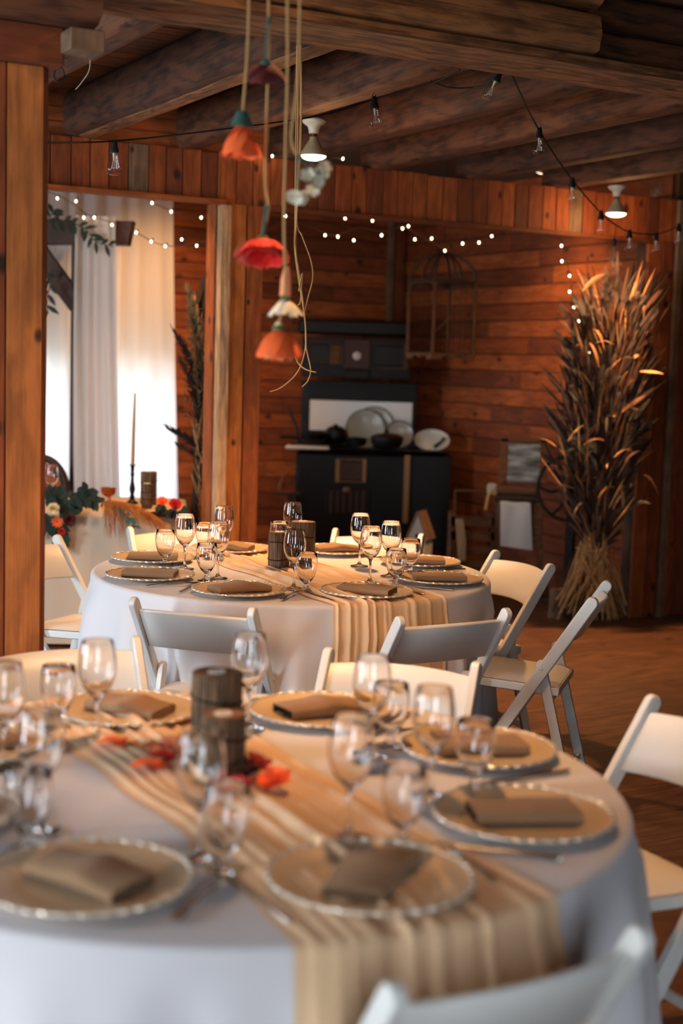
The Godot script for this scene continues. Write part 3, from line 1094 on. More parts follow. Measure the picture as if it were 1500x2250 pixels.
func log_holder(label: String, p: Vector3, r: float, h: float, group: String) -> void:
	var o := thing("log_candle_holder", label, "candle holder", p, rnd(0, TAU), group)
	var nz := FastNoiseLite.new()
	nz.seed = rng.randi() % 999
	nz.frequency = 1.0
	var wob := func(a: float, q: Vector2) -> Vector2:
		var f := 1.0 + 0.06 * nz.get_noise_3d(cos(a) * 4.0, q.y * 4.0, sin(a) * 4.0) + 0.035 * sin(a * 3.0)
		return Vector2(q.x * f, q.y)
	var pr := PackedVector2Array([Vector2(r * 0.9, 0.0)])
	for i in 9:
		pr.append(Vector2(r, 0.004 + (h - 0.008) * i / 8.0))
	pr.append(Vector2(r * 0.95, h))
	part(o, "bark", Geo.new().lathe(pr, 48, Transform3D(), wob), M.bark)
	part(o, "cut_top", Geo.new().lathe(PackedVector2Array([Vector2(r * 0.955, h - 0.002), Vector2(r * 0.93, h), Vector2(0.021, h), Vector2(0.0205, h - 0.012), Vector2(0, h - 0.012)]), 48, Transform3D(), wob), M.cut_wood)
	var c: MeshInstance3D = part(o, "tea_candle", Geo.new().lathe(PackedVector2Array([Vector2(0.0185, h - 0.012), Vector2(0.0185, h + 0.002), Vector2(0.016, h + 0.001), Vector2(0, h + 0.001)]), 24), M.wax)
	part(c, "wick", Geo.new().tube(PackedVector3Array([Vector3(0, h, 0), Vector3(0.001, h + 0.009, 0)]), 0.0009, 6), M.wire_dark)
	for y in [0.32, 0.70]:
		var pts := PackedVector3Array()
		for i in 33:
			var a := TAU * i / 32.0
			var w: Vector2 = wob.call(a, Vector2(r, h * y))
			pts.append(Vector3(w.x * cos(a) * 1.02, h * y + 0.008 * sin(a + y * 9.0), w.x * sin(a) * 1.02))
		part(o, "wire_band", Geo.new().tube(pts, 0.0022, 6, false), M.wire_dark)


func build_table(which: String, c: Vector3, seed_no: float) -> void:
	var tb := thing("round_table", "round banquet table hidden under the %s white cloth" % which, "table", c, 0, "round banquet tables")
	part(tb, "table_top", Geo.new().lathe(PackedVector2Array([Vector2(0, 0.735), Vector2(0.755, 0.735), Vector2(0.762, 0.74), Vector2(0.762, 0.754), Vector2(0.757, 0.758), Vector2(0, 0.758)]), 64), M.old_wood)
	for i in 4:
		var a := TAU * i / 4.0 + 0.4
		part(tb, "leg", Geo.new().tube(PackedVector3Array([Vector3(cos(a) * 0.35, 0.74, sin(a) * 0.35), Vector3(cos(a) * 0.45, 0.0, sin(a) * 0.45)]), 0.016, 10), M.screw)
	var cl := part(self, numbered("tablecloth"), tablecloth_shape(seed_no), M.linen, c)
	tag(cl, "white floor-length round cloth on the %s table" % which, "tablecloth", "white tablecloths")
	var ru := part(self, numbered("table_runner"), runner_shape(seed_no, T, 0.225, 0.52), M.runner_gauze, c)
	tag(ru, "pleated peach gauze runner across the %s table" % which, "table runner", "gauze table runners")


func lay_tables() -> void:
	build_table("near", NEAR_C, 1.3)
	build_table("far", FAR_C, 4.1)
	var plate_m := plate_shape().mesh()
	var edge_m := plate_edge_shape().mesh()
	var nap := [napkin_shape(0).mesh(), napkin_shape(1).mesh()]
	var fork_m := fork_shape().mesh()
	var knife_m := knife_shape().mesh()
	# [centre, angle, place, napkin turn, napkin kind, fork, knife]
	var places := [
		[NEAR_C, 27.7 - 90.0, "near table's front place, right of centre", 1.25, 1, true, true],
		[NEAR_C, 27.7 - 135.0, "near table's front left place", -0.6, 1, true, true],
		[NEAR_C, 27.7 - 45.0, "near table's right-hand place", 0.15, 0, true, true],
		[NEAR_C, 27.7, "near table's back right place", 0.2, 0, true, true],
		[NEAR_C, 72.7, "near table's back place by the log candles", 0.45, 1, true, true],
		[NEAR_C, 117.7, "near table's back left place", -0.5, 1, false, false],
		[NEAR_C, 162.7, "near table's rear left-edge place", 0.6, 0, false, false],
		[NEAR_C, 207.7, "near table's cut-off left place", 0.3, 1, false, false],
		[FAR_C, 28.8 - 90.0, "far table's front place over the runner", -0.35, 0, true, true],
		[FAR_C, 28.8 - 135.0, "far table's front left place", 0.5, 1, true, true],
		[FAR_C, 28.8 - 45.0, "far table's front right place", 0.1, 0, true, true],
		[FAR_C, 28.8, "far table's rear right place", 0.05, 0, true, true],
		[FAR_C, 73.8, "far table's back right place", 0.4, 1, false, false],
		[FAR_C, 118.8, "far table's back left place", -0.3, 1, false, true],
		[FAR_C, 163.8, "far table's rear left place", 0.08, 0, false, true],
		[FAR_C, 208.8, "far table's front left end place", -0.08, 0, true, true],
	]
	for q in places:
		var a: float = deg_to_rad(q[1])
		var out := Vector3(cos(a), 0, -sin(a))
		var tang := Vector3(-out.z, 0, out.x)
		var yaw := atan2(out.x, out.z)
		var c: Vector3 = q[0] + out * (0.582 if q[0] == NEAR_C else 0.592)
		var which := "near" if q[0] == NEAR_C else "far"
		var pl := thing("charger_plate", "cream charger plate with beaded rim at the " + q[2], "plate", c + Vector3(0, CLOTH + 0.0015, 0), yaw, "charger plates on the %s table" % which)
		part(pl, "dish", plate_m, M.plate)
		part(pl, "beaded_rim", edge_m, M.plate_edge)
		var np := part(self, numbered("napkin"), nap[q[4]], M.napkin, c + Vector3(0, CLOTH + 0.0095, 0))
		np.rotation.y = q[3]
		tag(np, "folded tan napkin on the plate at the " + q[2], "napkin", "napkins on the %s table" % which)
		if q[5]:
			var f := part(self, numbered("fork"), fork_m, M.steel, c + tang * -0.188 + out * 0.085 + Vector3(0, CLOTH + 0.0035, 0))
			f.rotation.y = yaw + rnd(-0.09, 0.09)
			tag(f, "steel fork beside the plate at the " + q[2], "fork", "forks")
		if q[6]:
			var k := part(self, numbered("table_knife"), knife_m, M.steel, c + tang * 0.186 + out * 0.10 + Vector3(0, CLOTH + 0.0025, 0))
			k.rotation.y = yaw + rnd(-0.09, 0.09)
			tag(k, "steel table knife beside the plate at the " + q[2], "knife", "table knives")
	# glasses: feet read from the picture, on the cloth
	var wine := wine_shape().mesh()
	var gob := goblet_shape().mesh()
	var stems := [
		[405, 1250, 0, "tall wine glass at the far table's left, before the red and orange flowers"],
		[362, 1241, 1, "short stemmed water goblet at the far table's left end"],
		[490, 1226, 0, "tall wine glass in front of the partition post"],
		[449, 1222, 1, "water goblet half hidden between wine glasses at the far table's left"],
		[478, 1271, 0, "wine glass in front of another at the far table's left centre"],
		[453, 1276, 1, "water goblet beside the fork at the far table's front left"],
		[641, 1212, 0, "wine glass behind the far log candles, bowl showing above them"],
		[612, 1218, 1, "water goblet mostly hidden behind the shorter far log candle"],
		[645, 1293, 0, "wine glass in front of the far log candles"],
		[672, 1299, 1, "water goblet in front of the far log candles, beside a wine glass"],
		[789, 1244, 0, "wine glass before the stove, left of the far table's right trio"],
		[812, 1281, 0, "wine glass behind the front napkin on the far table's right"],
		[856, 1266, 0, "wine glass farthest right among the far table's wine glasses"],
		[868, 1287, 1, "water goblet in front of the far table's rightmost wine glass"],
		[900, 1261, 1, "water goblet farthest right on the far table"],
		[212, 1622, 0, "blurred wine glass behind the near table's left, before a chair back"],
		[128, 1598, 1, "blurred water goblet left of the tallest left-hand wine glass"],
		[545, 1600, 0, "blurred wine glass just right of the near log candles"],
		[812, 1662, 0, "blurred wine glass before the near table's back chair"],
		[856, 1640, 1, "blurred water goblet tucked behind the wine glass at the near table's back"],
		[946, 1752, 0, "blurred wine glass over the near table's back right plate"],
		[1040, 1736, 1, "blurred water goblet over the near table's back right plate"],
		[766, 1840, 0, "blurred wine glass standing at the centre right of the near runner"],
		[884, 1856, 1, "blurred water goblet behind the near table's front plate"],
		[437, 1888, 0, "blurred wine glass in front of the near log candles"],
		[497, 1908, 1, "blurred water goblet between the two front plates"],
		[88, 1826, 0, "blurred wine glass in the left cluster, largest bowl"],
		[62, 1868, 1, "blurred water goblet lowest in the left cluster"],
		[8, 1690, 0, "blurred wine glass cut by the left edge of the picture"],
	]
	for q in stems:
		var g := thing("wine_glass" if q[2] == 0 else "water_goblet", q[3], "glass", on(q[0], q[1], CLOTH + 0.004), rnd(0, TAU), "stemware on the tables")
		part(g, "clear_glass", wine if q[2] == 0 else gob, M.glass)
	log_holder("taller bark log candle holder at the centre of the far table", on(663, 1246, CLOTH), 0.049, 0.185, "log candle holders")
	log_holder("shorter bark log candle holder at the centre of the far table", on(612, 1251, CLOTH), 0.042, 0.150, "log candle holders")
	log_holder("taller bark log candle holder at the back of the near table", on(472, 1668, CLOTH), 0.053, 0.185, "log candle holders")
	log_holder("shorter bark log candle holder, in front on the near table", on(487, 1722, CLOTH), 0.044, 0.140, "log candle holders")


# ---------------------------------------------------------------- lamps and lights
func reflector_lamp(label: String, p: Vector3, energy: float, cone: float, aim := Vector3.INF) -> void:
	# porcelain holder screwed to a joist, reflector bulb below; p is where it meets the joist
	var o := thing("reflector_lamp", label, "lamp", p, 0, "porcelain reflector lamps")
	part(o, "holder", Geo.new().lathe(PackedVector2Array([Vector2(0, -0.002), Vector2(0.05, -0.002), Vector2(0.054, -0.008), Vector2(0.053, -0.014), Vector2(0.046, -0.020), Vector2(0.030, -0.030), Vector2(0.024, -0.045), Vector2(0.0225, -0.060), Vector2(0.020, -0.063), Vector2(0, -0.063)]), 32), M.porcelain)
	# a lamp may be turned towards what it lights; holder and bulb turn with it
	if aim != Vector3.INF:
		o.basis = Basis(Quaternion(Vector3.DOWN, (aim - p).normalized()))
	var b := part(o, "bulb", Geo.new().lathe(PackedVector2Array([Vector2(0.017, -0.078), Vector2(0.020, -0.092), Vector2(0.028, -0.102), Vector2(0.046, -0.132), Vector2(0.059, -0.152), Vector2(0.060, -0.160), Vector2(0.056, -0.163)]), 36), M.bulb_neck)
	part(b, "screw_base", Geo.new().lathe(PackedVector2Array([Vector2(0.0145, -0.060), Vector2(0.0155, -0.066), Vector2(0.0145, -0.070), Vector2(0.0155, -0.075), Vector2(0.0165, -0.080)]), 20), M.bulb_base)
	part(o, "bulb_face", Geo.new().lathe(PackedVector2Array([Vector2(0.0595, -0.158), Vector2(0.057, -0.166), Vector2(0.046, -0.174), Vector2(0.026, -0.180), Vector2(0, -0.182)]), 36), M.lamp_glow)
	var l := SpotLight3D.new()
	l.name = "lamp_beam"
	o.add_child(l)
	l.position = Vector3(0, -0.195, 0)
	l.rotation.x = -PI / 2
	l.spot_angle = cone
	l.spot_angle_attenuation = 1.0
	l.spot_range = 20.0
	l.spot_attenuation = 2.0
	l.light_energy = energy
	l.light_size = 0.055
	l.light_color = WARM
	l.shadow_enabled = true
	# light that leaves sideways through the bulb's neck
	var s := OmniLight3D.new()
	s.name = "lamp_spill"
	o.add_child(s)
	s.position = Vector3(0, -0.195, 0)
	s.light_energy = energy * 0.04
	s.light_size = 0.05
	s.omni_range = 20.0
	s.omni_attenuation = 2.0
	s.light_color = WARM
	s.shadow_enabled = true


func hanging_bulb(parent: Node3D, p: Vector3, lean := Vector3.ZERO) -> void:
	# socket and clear pear-shaped bulb below the cord
	var x := Transform3D(Basis(), p)
	if lean != Vector3.ZERO:
		var dn := (Vector3.DOWN + lean).normalized()
		x.basis = Basis(Quaternion(Vector3.DOWN, dn))
	var so := part(parent, "socket", Geo.new().lathe(PackedVector2Array([Vector2(0, 0.006), Vector2(0.008, 0.006), Vector2(0.0105, 0.0), Vector2(0.012, -0.018), Vector2(0.0155, -0.024), Vector2(0.0165, -0.036), Vector2(0.0, -0.036)]), 20, x), M.cord)
	part(so, "hanging_loop", Geo.new().tube(PackedVector3Array([x * Vector3(0, 0.004, 0), x * Vector3(0.006, 0.012, 0), x * Vector3(0, 0.020, 0), x * Vector3(-0.006, 0.012, 0), x * Vector3(0, 0.004, 0)]), 0.0018, 6, false), M.cord)
	var b := part(parent, "bulb", Geo.new().lathe(PackedVector2Array([Vector2(0.0125, -0.034), Vector2(0.013, -0.044), Vector2(0.018, -0.062), Vector2(0.0235, -0.080), Vector2(0.0240, -0.090), Vector2(0.021, -0.100), Vector2(0.012, -0.107), Vector2(0.0, -0.109)]), 28, x), M.thin_glass)
	var f := Geo.new()
	f.tube(PackedVector3Array([x * Vector3(0, -0.034, 0), x * Vector3(0, -0.060, 0)]), PackedFloat32Array([0.0055, 0.003]), 8)
	for i in 5:
		var a := TAU * i / 5.0
		f.tube(PackedVector3Array([x * Vector3(0.003 * cos(a), -0.058, 0.003 * sin(a)), x * Vector3(0.009 * cos(a), -0.086, 0.009 * sin(a)), x * Vector3(0.009 * cos(a + 0.7), -0.083, 0.009 * sin(a + 0.7))]), 0.0005, 5, false)
	part(b, "filament", f, M.filament)


func curve_through(pts: Array, steps := 8) -> PackedVector3Array:
	var out := PackedVector3Array()
	var m := pts.size()
	for i in m - 1:
		for k in steps:
			out.append(pts[i].cubic_interpolate(pts[i + 1], pts[maxi(i - 1, 0)], pts[mini(i + 2, m - 1)], float(k) / steps))
	out.append(pts[m - 1])
	return out


func path3(list: Array) -> Array:
	var out := []
	for q in list:
		out.append(at(q[0], q[1], q[2]))
	return out


func string_lights() -> void:
	var o := thing("festoon_light_string", "black festoon cord with clear bulbs running behind the log beam", "string lights", Vector3.ZERO, 0, "festoon strings")
	part(o, "cord", Geo.new().tube(curve_through(path3([[92, 314, 4.25], [250, 310, 4.8], [440, 290, 4.95], [690, 256, 5.1], [818, 219, 5.2], [950, 182, 5.15], [1010, 154, 5.05]])), 0.0032, 6), M.cord)
	part(o, "cord", Geo.new().tube(curve_through(path3([[945, 178, 5.15], [985, 192, 5.15], [1040, 192, 5.15], [1072, 180, 5.1], [1095, 160, 5.08]])), 0.0032, 6), M.cord)
	hanging_bulb(o, at(251, 312, 4.8))
	hanging_bulb(o, at(822, 216, 5.2), Vector3(0.08, 0, 0))
	hanging_bulb(o, at(1098, 158, 5.1), Vector3(-0.45, 0, 0))
	o = thing("festoon_light_string", "black festoon cord with clear bulbs falling to the far right post", "string lights", Vector3.ZERO, 0, "festoon strings")
	part(o, "cord", Geo.new().tube(curve_through(path3([[1122, 160, 5.1], [1183, 285, 6.0], [1256, 394, 6.6], [1320, 468, 7.1], [1352, 494, 7.3], [1384, 510, 7.6], [1441, 514, 7.8], [1490, 496, 7.8], [1540, 455, 7.7]])), 0.0034, 6), M.cord)
	for q in [[1185, 284, 6.0], [1257, 394, 6.5], [1320, 466, 7.0], [1383, 508, 7.6], [1441, 514, 7.8], [1491, 494, 7.8]]:
		hanging_bulb(o, at(q[0], q[1], q[2]))
	o = thing("pendant_plug", "black plug end hanging from the festoon cord above the straw bundle", "plug")
	part(o, "lead", Geo.new().tube(path3([[1352, 496, 7.3], [1350, 525, 7.3]]), 0.002, 6), M.cord)
	part(o, "plug_body", Geo.new().ball(at(1349, 532, 7.3), Vector3(0.01, 0.022, 0.01)), M.cord)


func fairy(label: String, wire: Array, bulbs: Array, depth: float) -> void:
	var o := thing("fairy_light_string", label, "fairy lights", Vector3.ZERO, 0, "fairy light strings")
	for w in wire:
		var pts := []
		for q in w:
			pts.append(at(q[0], q[1], depth + (q[2] if q.size() > 2 else 0.0)))
		part(o, "wire", Geo.new().tube(curve_through(pts, 5), 0.0026, 5), M.cord_brown)
	for q in bulbs:
		var p := at(q[0], q[1], depth - 0.02)
		var b := part(o, "fairy_bulb", Geo.new().ball(p, Vector3(0.0055, 0.0075, 0.0055), 10, 8), M.fairy_glow)
		part(b, "bulb_holder", Geo.new().tube(PackedVector3Array([p + Vector3(0.004, 0.006, -0.004), p + Vector3(0.01, 0.02, -0.012)]), 0.004, 6), M.cord)
		var l := OmniLight3D.new()
		l.name = "fairy_light"
		o.add_child(l, true)
		l.position = p
		l.light_energy = 0.0035
		l.light_size = 0.006
		l.omni_range = 6.0
		l.omni_attenuation = 2.0
		l.light_color = WARM
		l.shadow_enabled = true


func fairy_lights() -> void:
	fairy("warm fairy lights draped over the timber arch", [[[100, 420], [134, 432], [163, 450], [188, 469], [210, 478], [244, 489], [299, 511], [340, 533], [378, 541], [410, 538], [445, 530], [478, 516]]], [[126, 436], [167, 442], [184, 478], [207, 478], [246, 494], [299, 511], [332, 531], [363, 541], [399, 526], [432, 540], [464, 515]], 8.55)
	fairy("short run of fairy lights at the top of the curtain", [[[325, 440], [356, 455], [400, 470], [440, 477], [484, 470]]], [[334, 446], [376, 465], [442, 478], [479, 467]], 8.9)
	fairy("fairy lights scalloped under the alcove header", [[[620, 470], [714, 512], [742, 516], [790, 500], [838, 510], [884, 498], [905, 508], [948, 532], [977, 543], [1016, 539], [1052, 530], [1082, 517]], [[740, 478], [758, 476], [818, 482], [860, 490]]], [[627, 475], [714, 517], [742, 520], [777, 528], [758, 480], [818, 485], [838, 517], [884, 502], [897, 497], [911, 526], [948, 524], [977, 551], [1016, 535], [1052, 533], [1080, 519]], 9.3)
	fairy("fairy lights hanging down the alcove wall beside the straw bundle", [[[1228, 512], [1240, 560], [1252, 610], [1262, 670], [1276, 720], [1290, 775]]], [[1233, 540], [1234, 574], [1251, 606], [1251, 641], [1260, 675], [1271, 706], [1281, 740], [1295, 773]], 9.2)
	fairy("single fairy lights along the top of the partition boards", [[[592, 342], [640, 346], [700, 343], [753, 350]]], [[598, 343], [753, 349]], 7.7)


# ---------------------------------------------------------------- flowers
func petal_mesh(l: float, w: float, curl: float, tip := 0.2) -> ArrayMesh:
	# a petal from the origin outwards along x, cupped and curled down
	var rows := []
	for i in 7:
		var f := i / 6.0
		var row := PackedVector3Array()
		for j in 5:
			var u := j / 2.0 - 1.0
			var ww := w * (0.25 + 0.75 * sin(PI * (0.12 + f * (0.88 - tip)))) * 0.5
			var ang := curl * f
			var r := l * f
			row.append(Vector3(r * cos(ang * 0.6), -r * sin(ang * 0.6) + 0.12 * w * u * u + 0.04 * w * sin(f * 9.0 + u * 3.0) * f, u * ww))
		rows.append(row)
	return Geo.new().sheet(rows).mesh()


func bloom(parent: Node3D, called: String, p: Vector3, x: Basis, r: float, layers: Array, m: Material, heart: Material) -> void:
	# a flower head whose petals are pieces of their own; y of x is where the flower looks
	var h := part(parent, called, Geo.new().ball(Vector3.ZERO, Vector3(r * 0.22, r * 0.14, r * 0.22), 12, 8), heart, p)
	h.basis = x
	for k in layers.size():
		var q: Array = layers[k]   # [count, length, width, tilt up, curl]
		var pm := petal_mesh(r * q[1], r * q[2], q[4])
		for i in q[0]:
			var a: float = TAU * i / q[0] + k * 0.4 + rnd(-0.08, 0.08)
			var pe := part(h, "petal", pm, m)
			pe.basis = Basis(Vector3.UP, a) * Basis(Vector3(0, 0, 1), q[3] + rnd(-0.1, 0.1))


func hanging_flowers() -> void:
	var d := 3.25
	var defs := [
		["string of peach twine with an orange bell-shaped flower", [[548, -260], [546, 60], [534, 240], [532, 262]], [[531, 276, "orange"]], 0.0],
		["twine with a dark red flower high up and a scarlet one lower down", [[590, -260], [590, 100], [586, 250], [583, 400], [590, 455], [578, 515]], [[584, 138, "wine"], [577, 528, "red"]], 0.05],
		["twine with white and pale blossoms and an orange poppy at the end", [[630, -260], [632, 120], [628, 300], [624, 480], [626, 640], [612, 715]], [[626, 655, "cream"], [612, 722, "poppy"]], -0.05],
		["twine with a spray of small white blossoms", [[660, -260], [658, 60], [652, 200], [640, 300], [652, 340]], [[686, 398, "white"], [656, 424, "white"], [704, 384, "white"]], -0.1],
	]
	for q in defs:
		var o := thing("hanging_flower_string", q[0], "hanging flowers", Vector3.ZERO, 0, "flower strings hung from the ceiling")
		var pts := []
		for c in q[1]:
			pts.append(at(c[0], c[1], d + q[3]))
		part(o, "twine", Geo.new().tube(curve_through(pts), 0.0034, 6), M.twine)
		var last: Vector3 = pts[pts.size() - 1]
		for f in q[2]:
			var p := at(f[0], f[1], d + q[3])
			match f[2]:
				"orange":
					part(o, "calyx", Geo.new().lathe(PackedVector2Array([Vector2(0, 0.03), Vector2(0.012, 0.03), Vector2(0.02, 0.012), Vector2(0.026, 0.0), Vector2(0, 0.0)]), 14, Transform3D(Basis(), p)), M.leaf_teal)
					bloom(o, "orange_flower", p, Basis(Vector3(1, 0, 0), PI), 0.062, [[9, 1.3, 0.85, 0.75, -0.45], [7, 1.15, 0.9, 0.95, -0.4]], M.petal_orange, M.flower_heart)
				"wine":
					bloom(o, "dark_red_flower", p, Basis(Vector3(1, 0, 0), PI + 0.3), 0.056, [[9, 1.05, 0.75, 0.15, -0.9], [7, 0.85, 0.7, 0.45, -0.7]], M.petal_wine, M.leaf_teal)
					part(o, "stem", Geo.new().tube(PackedVector3Array([p, p + Vector3(0.004, 0.1, 0)]), 0.004, 6), M.leaf_teal)
				"red":
					bloom(o, "scarlet_flower", p, Basis(Vector3(1, 0, 0), PI - 0.35), 0.07, [[10, 1.05, 0.7, 0.1, -0.8], [8, 0.9, 0.65, 0.4, -0.6], [6, 0.6, 0.55, 0.8, -0.4]], M.petal_red, M.flower_heart)
					part(o, "stem", Geo.new().tube(PackedVector3Array([p, p + Vector3(0.008, 0.08, 0)]), 0.005, 6), M.leaf_teal)
				"cream":
					part(o, "spike", Geo.new().tube(PackedVector3Array([at(630, 585, d), at(628, 615, d), at(627, 650, d)]), PackedFloat32Array([0.006, 0.012, 0.014]), 10), M.petal_peach)
					bloom(o, "cream_flower", p, Basis(Vector3(1, 0, 0), PI + 0.1), 0.05, [[7, 1.1, 0.6, 0.5, -0.3]], M.petal_white, M.flower_heart)
				"poppy":
					part(o, "knot", Geo.new().ball(p + Vector3(0, 0.008, 0), Vector3(0.009, 0.008, 0.009)), M.petal_cream)
					bloom(o, "orange_poppy", p, Basis(Vector3(1, 0, 0), PI), 0.07, [[9, 1.15, 0.75, 0.45, -0.7], [7, 0.95, 0.7, 0.7, -0.5]], M.petal_orange, M.flower_heart)
					bloom(o, "peach_lining", p + Vector3(0, -0.012, 0), Basis(Vector3(1, 0, 0), PI), 0.06, [[7, 1.05, 0.7, 0.55, -0.8]], M.petal_peach, M.flower_heart)
				"white":
					part(o, "stem", Geo.new().tube(PackedVector3Array([last, (last + p) * 0.5 + Vector3(0, 0.01, 0), p]), 0.0025, 6), M.leaf_teal)
					for k in 4:
						bloom(o, "white_blossom", p + Vector3(rnd(-0.014, 0.014), rnd(-0.014, 0.014), rnd(-0.01, 0.01)), Basis(Vector3(1, 0, 0), rnd(0.5, 2.6)) * Basis(Vector3(0, 0, 1), rnd(-0.6, 0.6)), 0.017, [[5, 1.1, 0.9, 0.3, -0.4]], M.petal_white, M.petal_cream)
	var wl := thing("wire_loop", "small loop of thin wire hanging from the leftmost joist", "wire")
	var lp := PackedVector3Array()
	for i in 25:
		lp.append(at(130 + 11 * cos(TAU * i / 24.0), 165 + 17 * sin(TAU * i / 24.0), 4.75))
	part(wl, "loop", Geo.new().tube(lp, 0.0022, 5, false), M.wire_dark)
	part(wl, "tail", Geo.new().tube(curve_through(path3([[196, 95, 4.75], [197, 150, 4.75], [180, 180, 4.75], [166, 197, 4.75]])), 0.0016, 5), M.filament)
	part(wl, "hanger", Geo.new().tube(curve_through(path3([[133, 110, 4.75], [132, 130, 4.75], [130, 148, 4.75]])), 0.0016, 5), M.wire_dark)
	# loose jute ends hanging from the log beam, in focus
	var j := thing("jute_strands", "frayed jute twine ends hanging from the beam beside the flowers", "twine")
	var dj := 4.62
	for q in [
		[[660, 100], [659, 300], [650, 470], [647, 540], [655, 610], [668, 690], [671, 760], [655, 815], [620, 850], [592, 861]],
		[[662, 100], [661, 300], [652, 470], [650, 545], [660, 620], [670, 700], [672, 760], [682, 810], [677, 835], [664, 850]],
		[[655, 100], [654, 300], [652, 480], [664, 520], [682, 570], [687, 610], [676, 655], [668, 690]],
		[[652, 100], [650, 300], [648, 480], [650, 560], [662, 640], [671, 720], [672, 770]],
		[[645, 775], [655, 798], [672, 812], [694, 818]],
		[[656, 640], [664, 600], [660, 660], [655, 670]]]:
		var pts := []
		for c in q:
			pts.append(at(c[0], c[1], dj + rnd(-0.01, 0.01)))
		part(j, "strand", Geo.new().tube(curve_through(pts, 5), 0.0021, 6), M.twine)


# ---------------------------------------------------------------- the curtained bay
func curtain(called: String, label: String, a: Vector3, b: Vector3, top: float, bot: float, folds: int, amp: float, gather: float, sd: float, group: String, sway := 0.0) -> void:
	# a hanging sheer from a to b (at the top); gather pulls the foot in, as a share of the width
	var g := Geo.new()
	var rows := []
	var along := b - a
	along.y = 0
	var nrm := Vector3(-along.z, 0, along.x).normalized()
	var cols := folds * 8 + 1
	for i in 25:
		var f := i / 24.0
		var y := lerpf(top, bot, f)
		var row := PackedVector3Array()
		for j in cols:
			var u := float(j) / (cols - 1)
			var uu := u + sway * f * f + 0.012 * sin(u * 17.0 + sd + f * 2.0) + gather * (0.5 - u) * sin(f * PI * 0.5)
			var am := amp * (0.55 + 0.45 * f) * (1.0 + 0.5 * sin(u * 5.0 + sd))
			row.append(Vector3(a.x, 0, a.z) + along * uu + nrm * am * sin(u * folds * TAU + 0.6 * sin(f * 3.0 + u * 9.0 + sd)) + Vector3(0, y, 0))
		rows.append(row)
	g.sheet(rows, 1, 1)
	tag(part(self, numbered(called), g, M.sheer), label, "curtain", group)


func sprig(parent: Node3D, pts: Array, m: Material, l: float, w: float, n: int) -> void:
	# a stem with pairs of leaves, each leaf its own piece
	var path := curve_through(pts, 6)
	part(parent, "stem", Geo.new().tube(path, 0.003, 5), M.leaf_fern)
	for i in n:
		var k := int(float(i + 1) / (n + 1) * (path.size() - 1))
		var d := (path[mini(k + 1, path.size() - 1)] - path[maxi(k - 1, 0)]).normalized()
		var sd := (1.0 if i % 2 else -1.0)
		var out := (d * 0.7 + Vector3(-d.y, d.x, 0) * sd + Vector3(0, 0, rnd(-0.5, 0.5))).normalized()
		part(parent, "leaf", Geo.new().leaf(path[k], path[k] + out * l * rnd(0.8, 1.2), w, Vector3(rnd(-0.3, 0.3), rnd(-0.3, 0.3), 1).cross(out), 0.01), m)


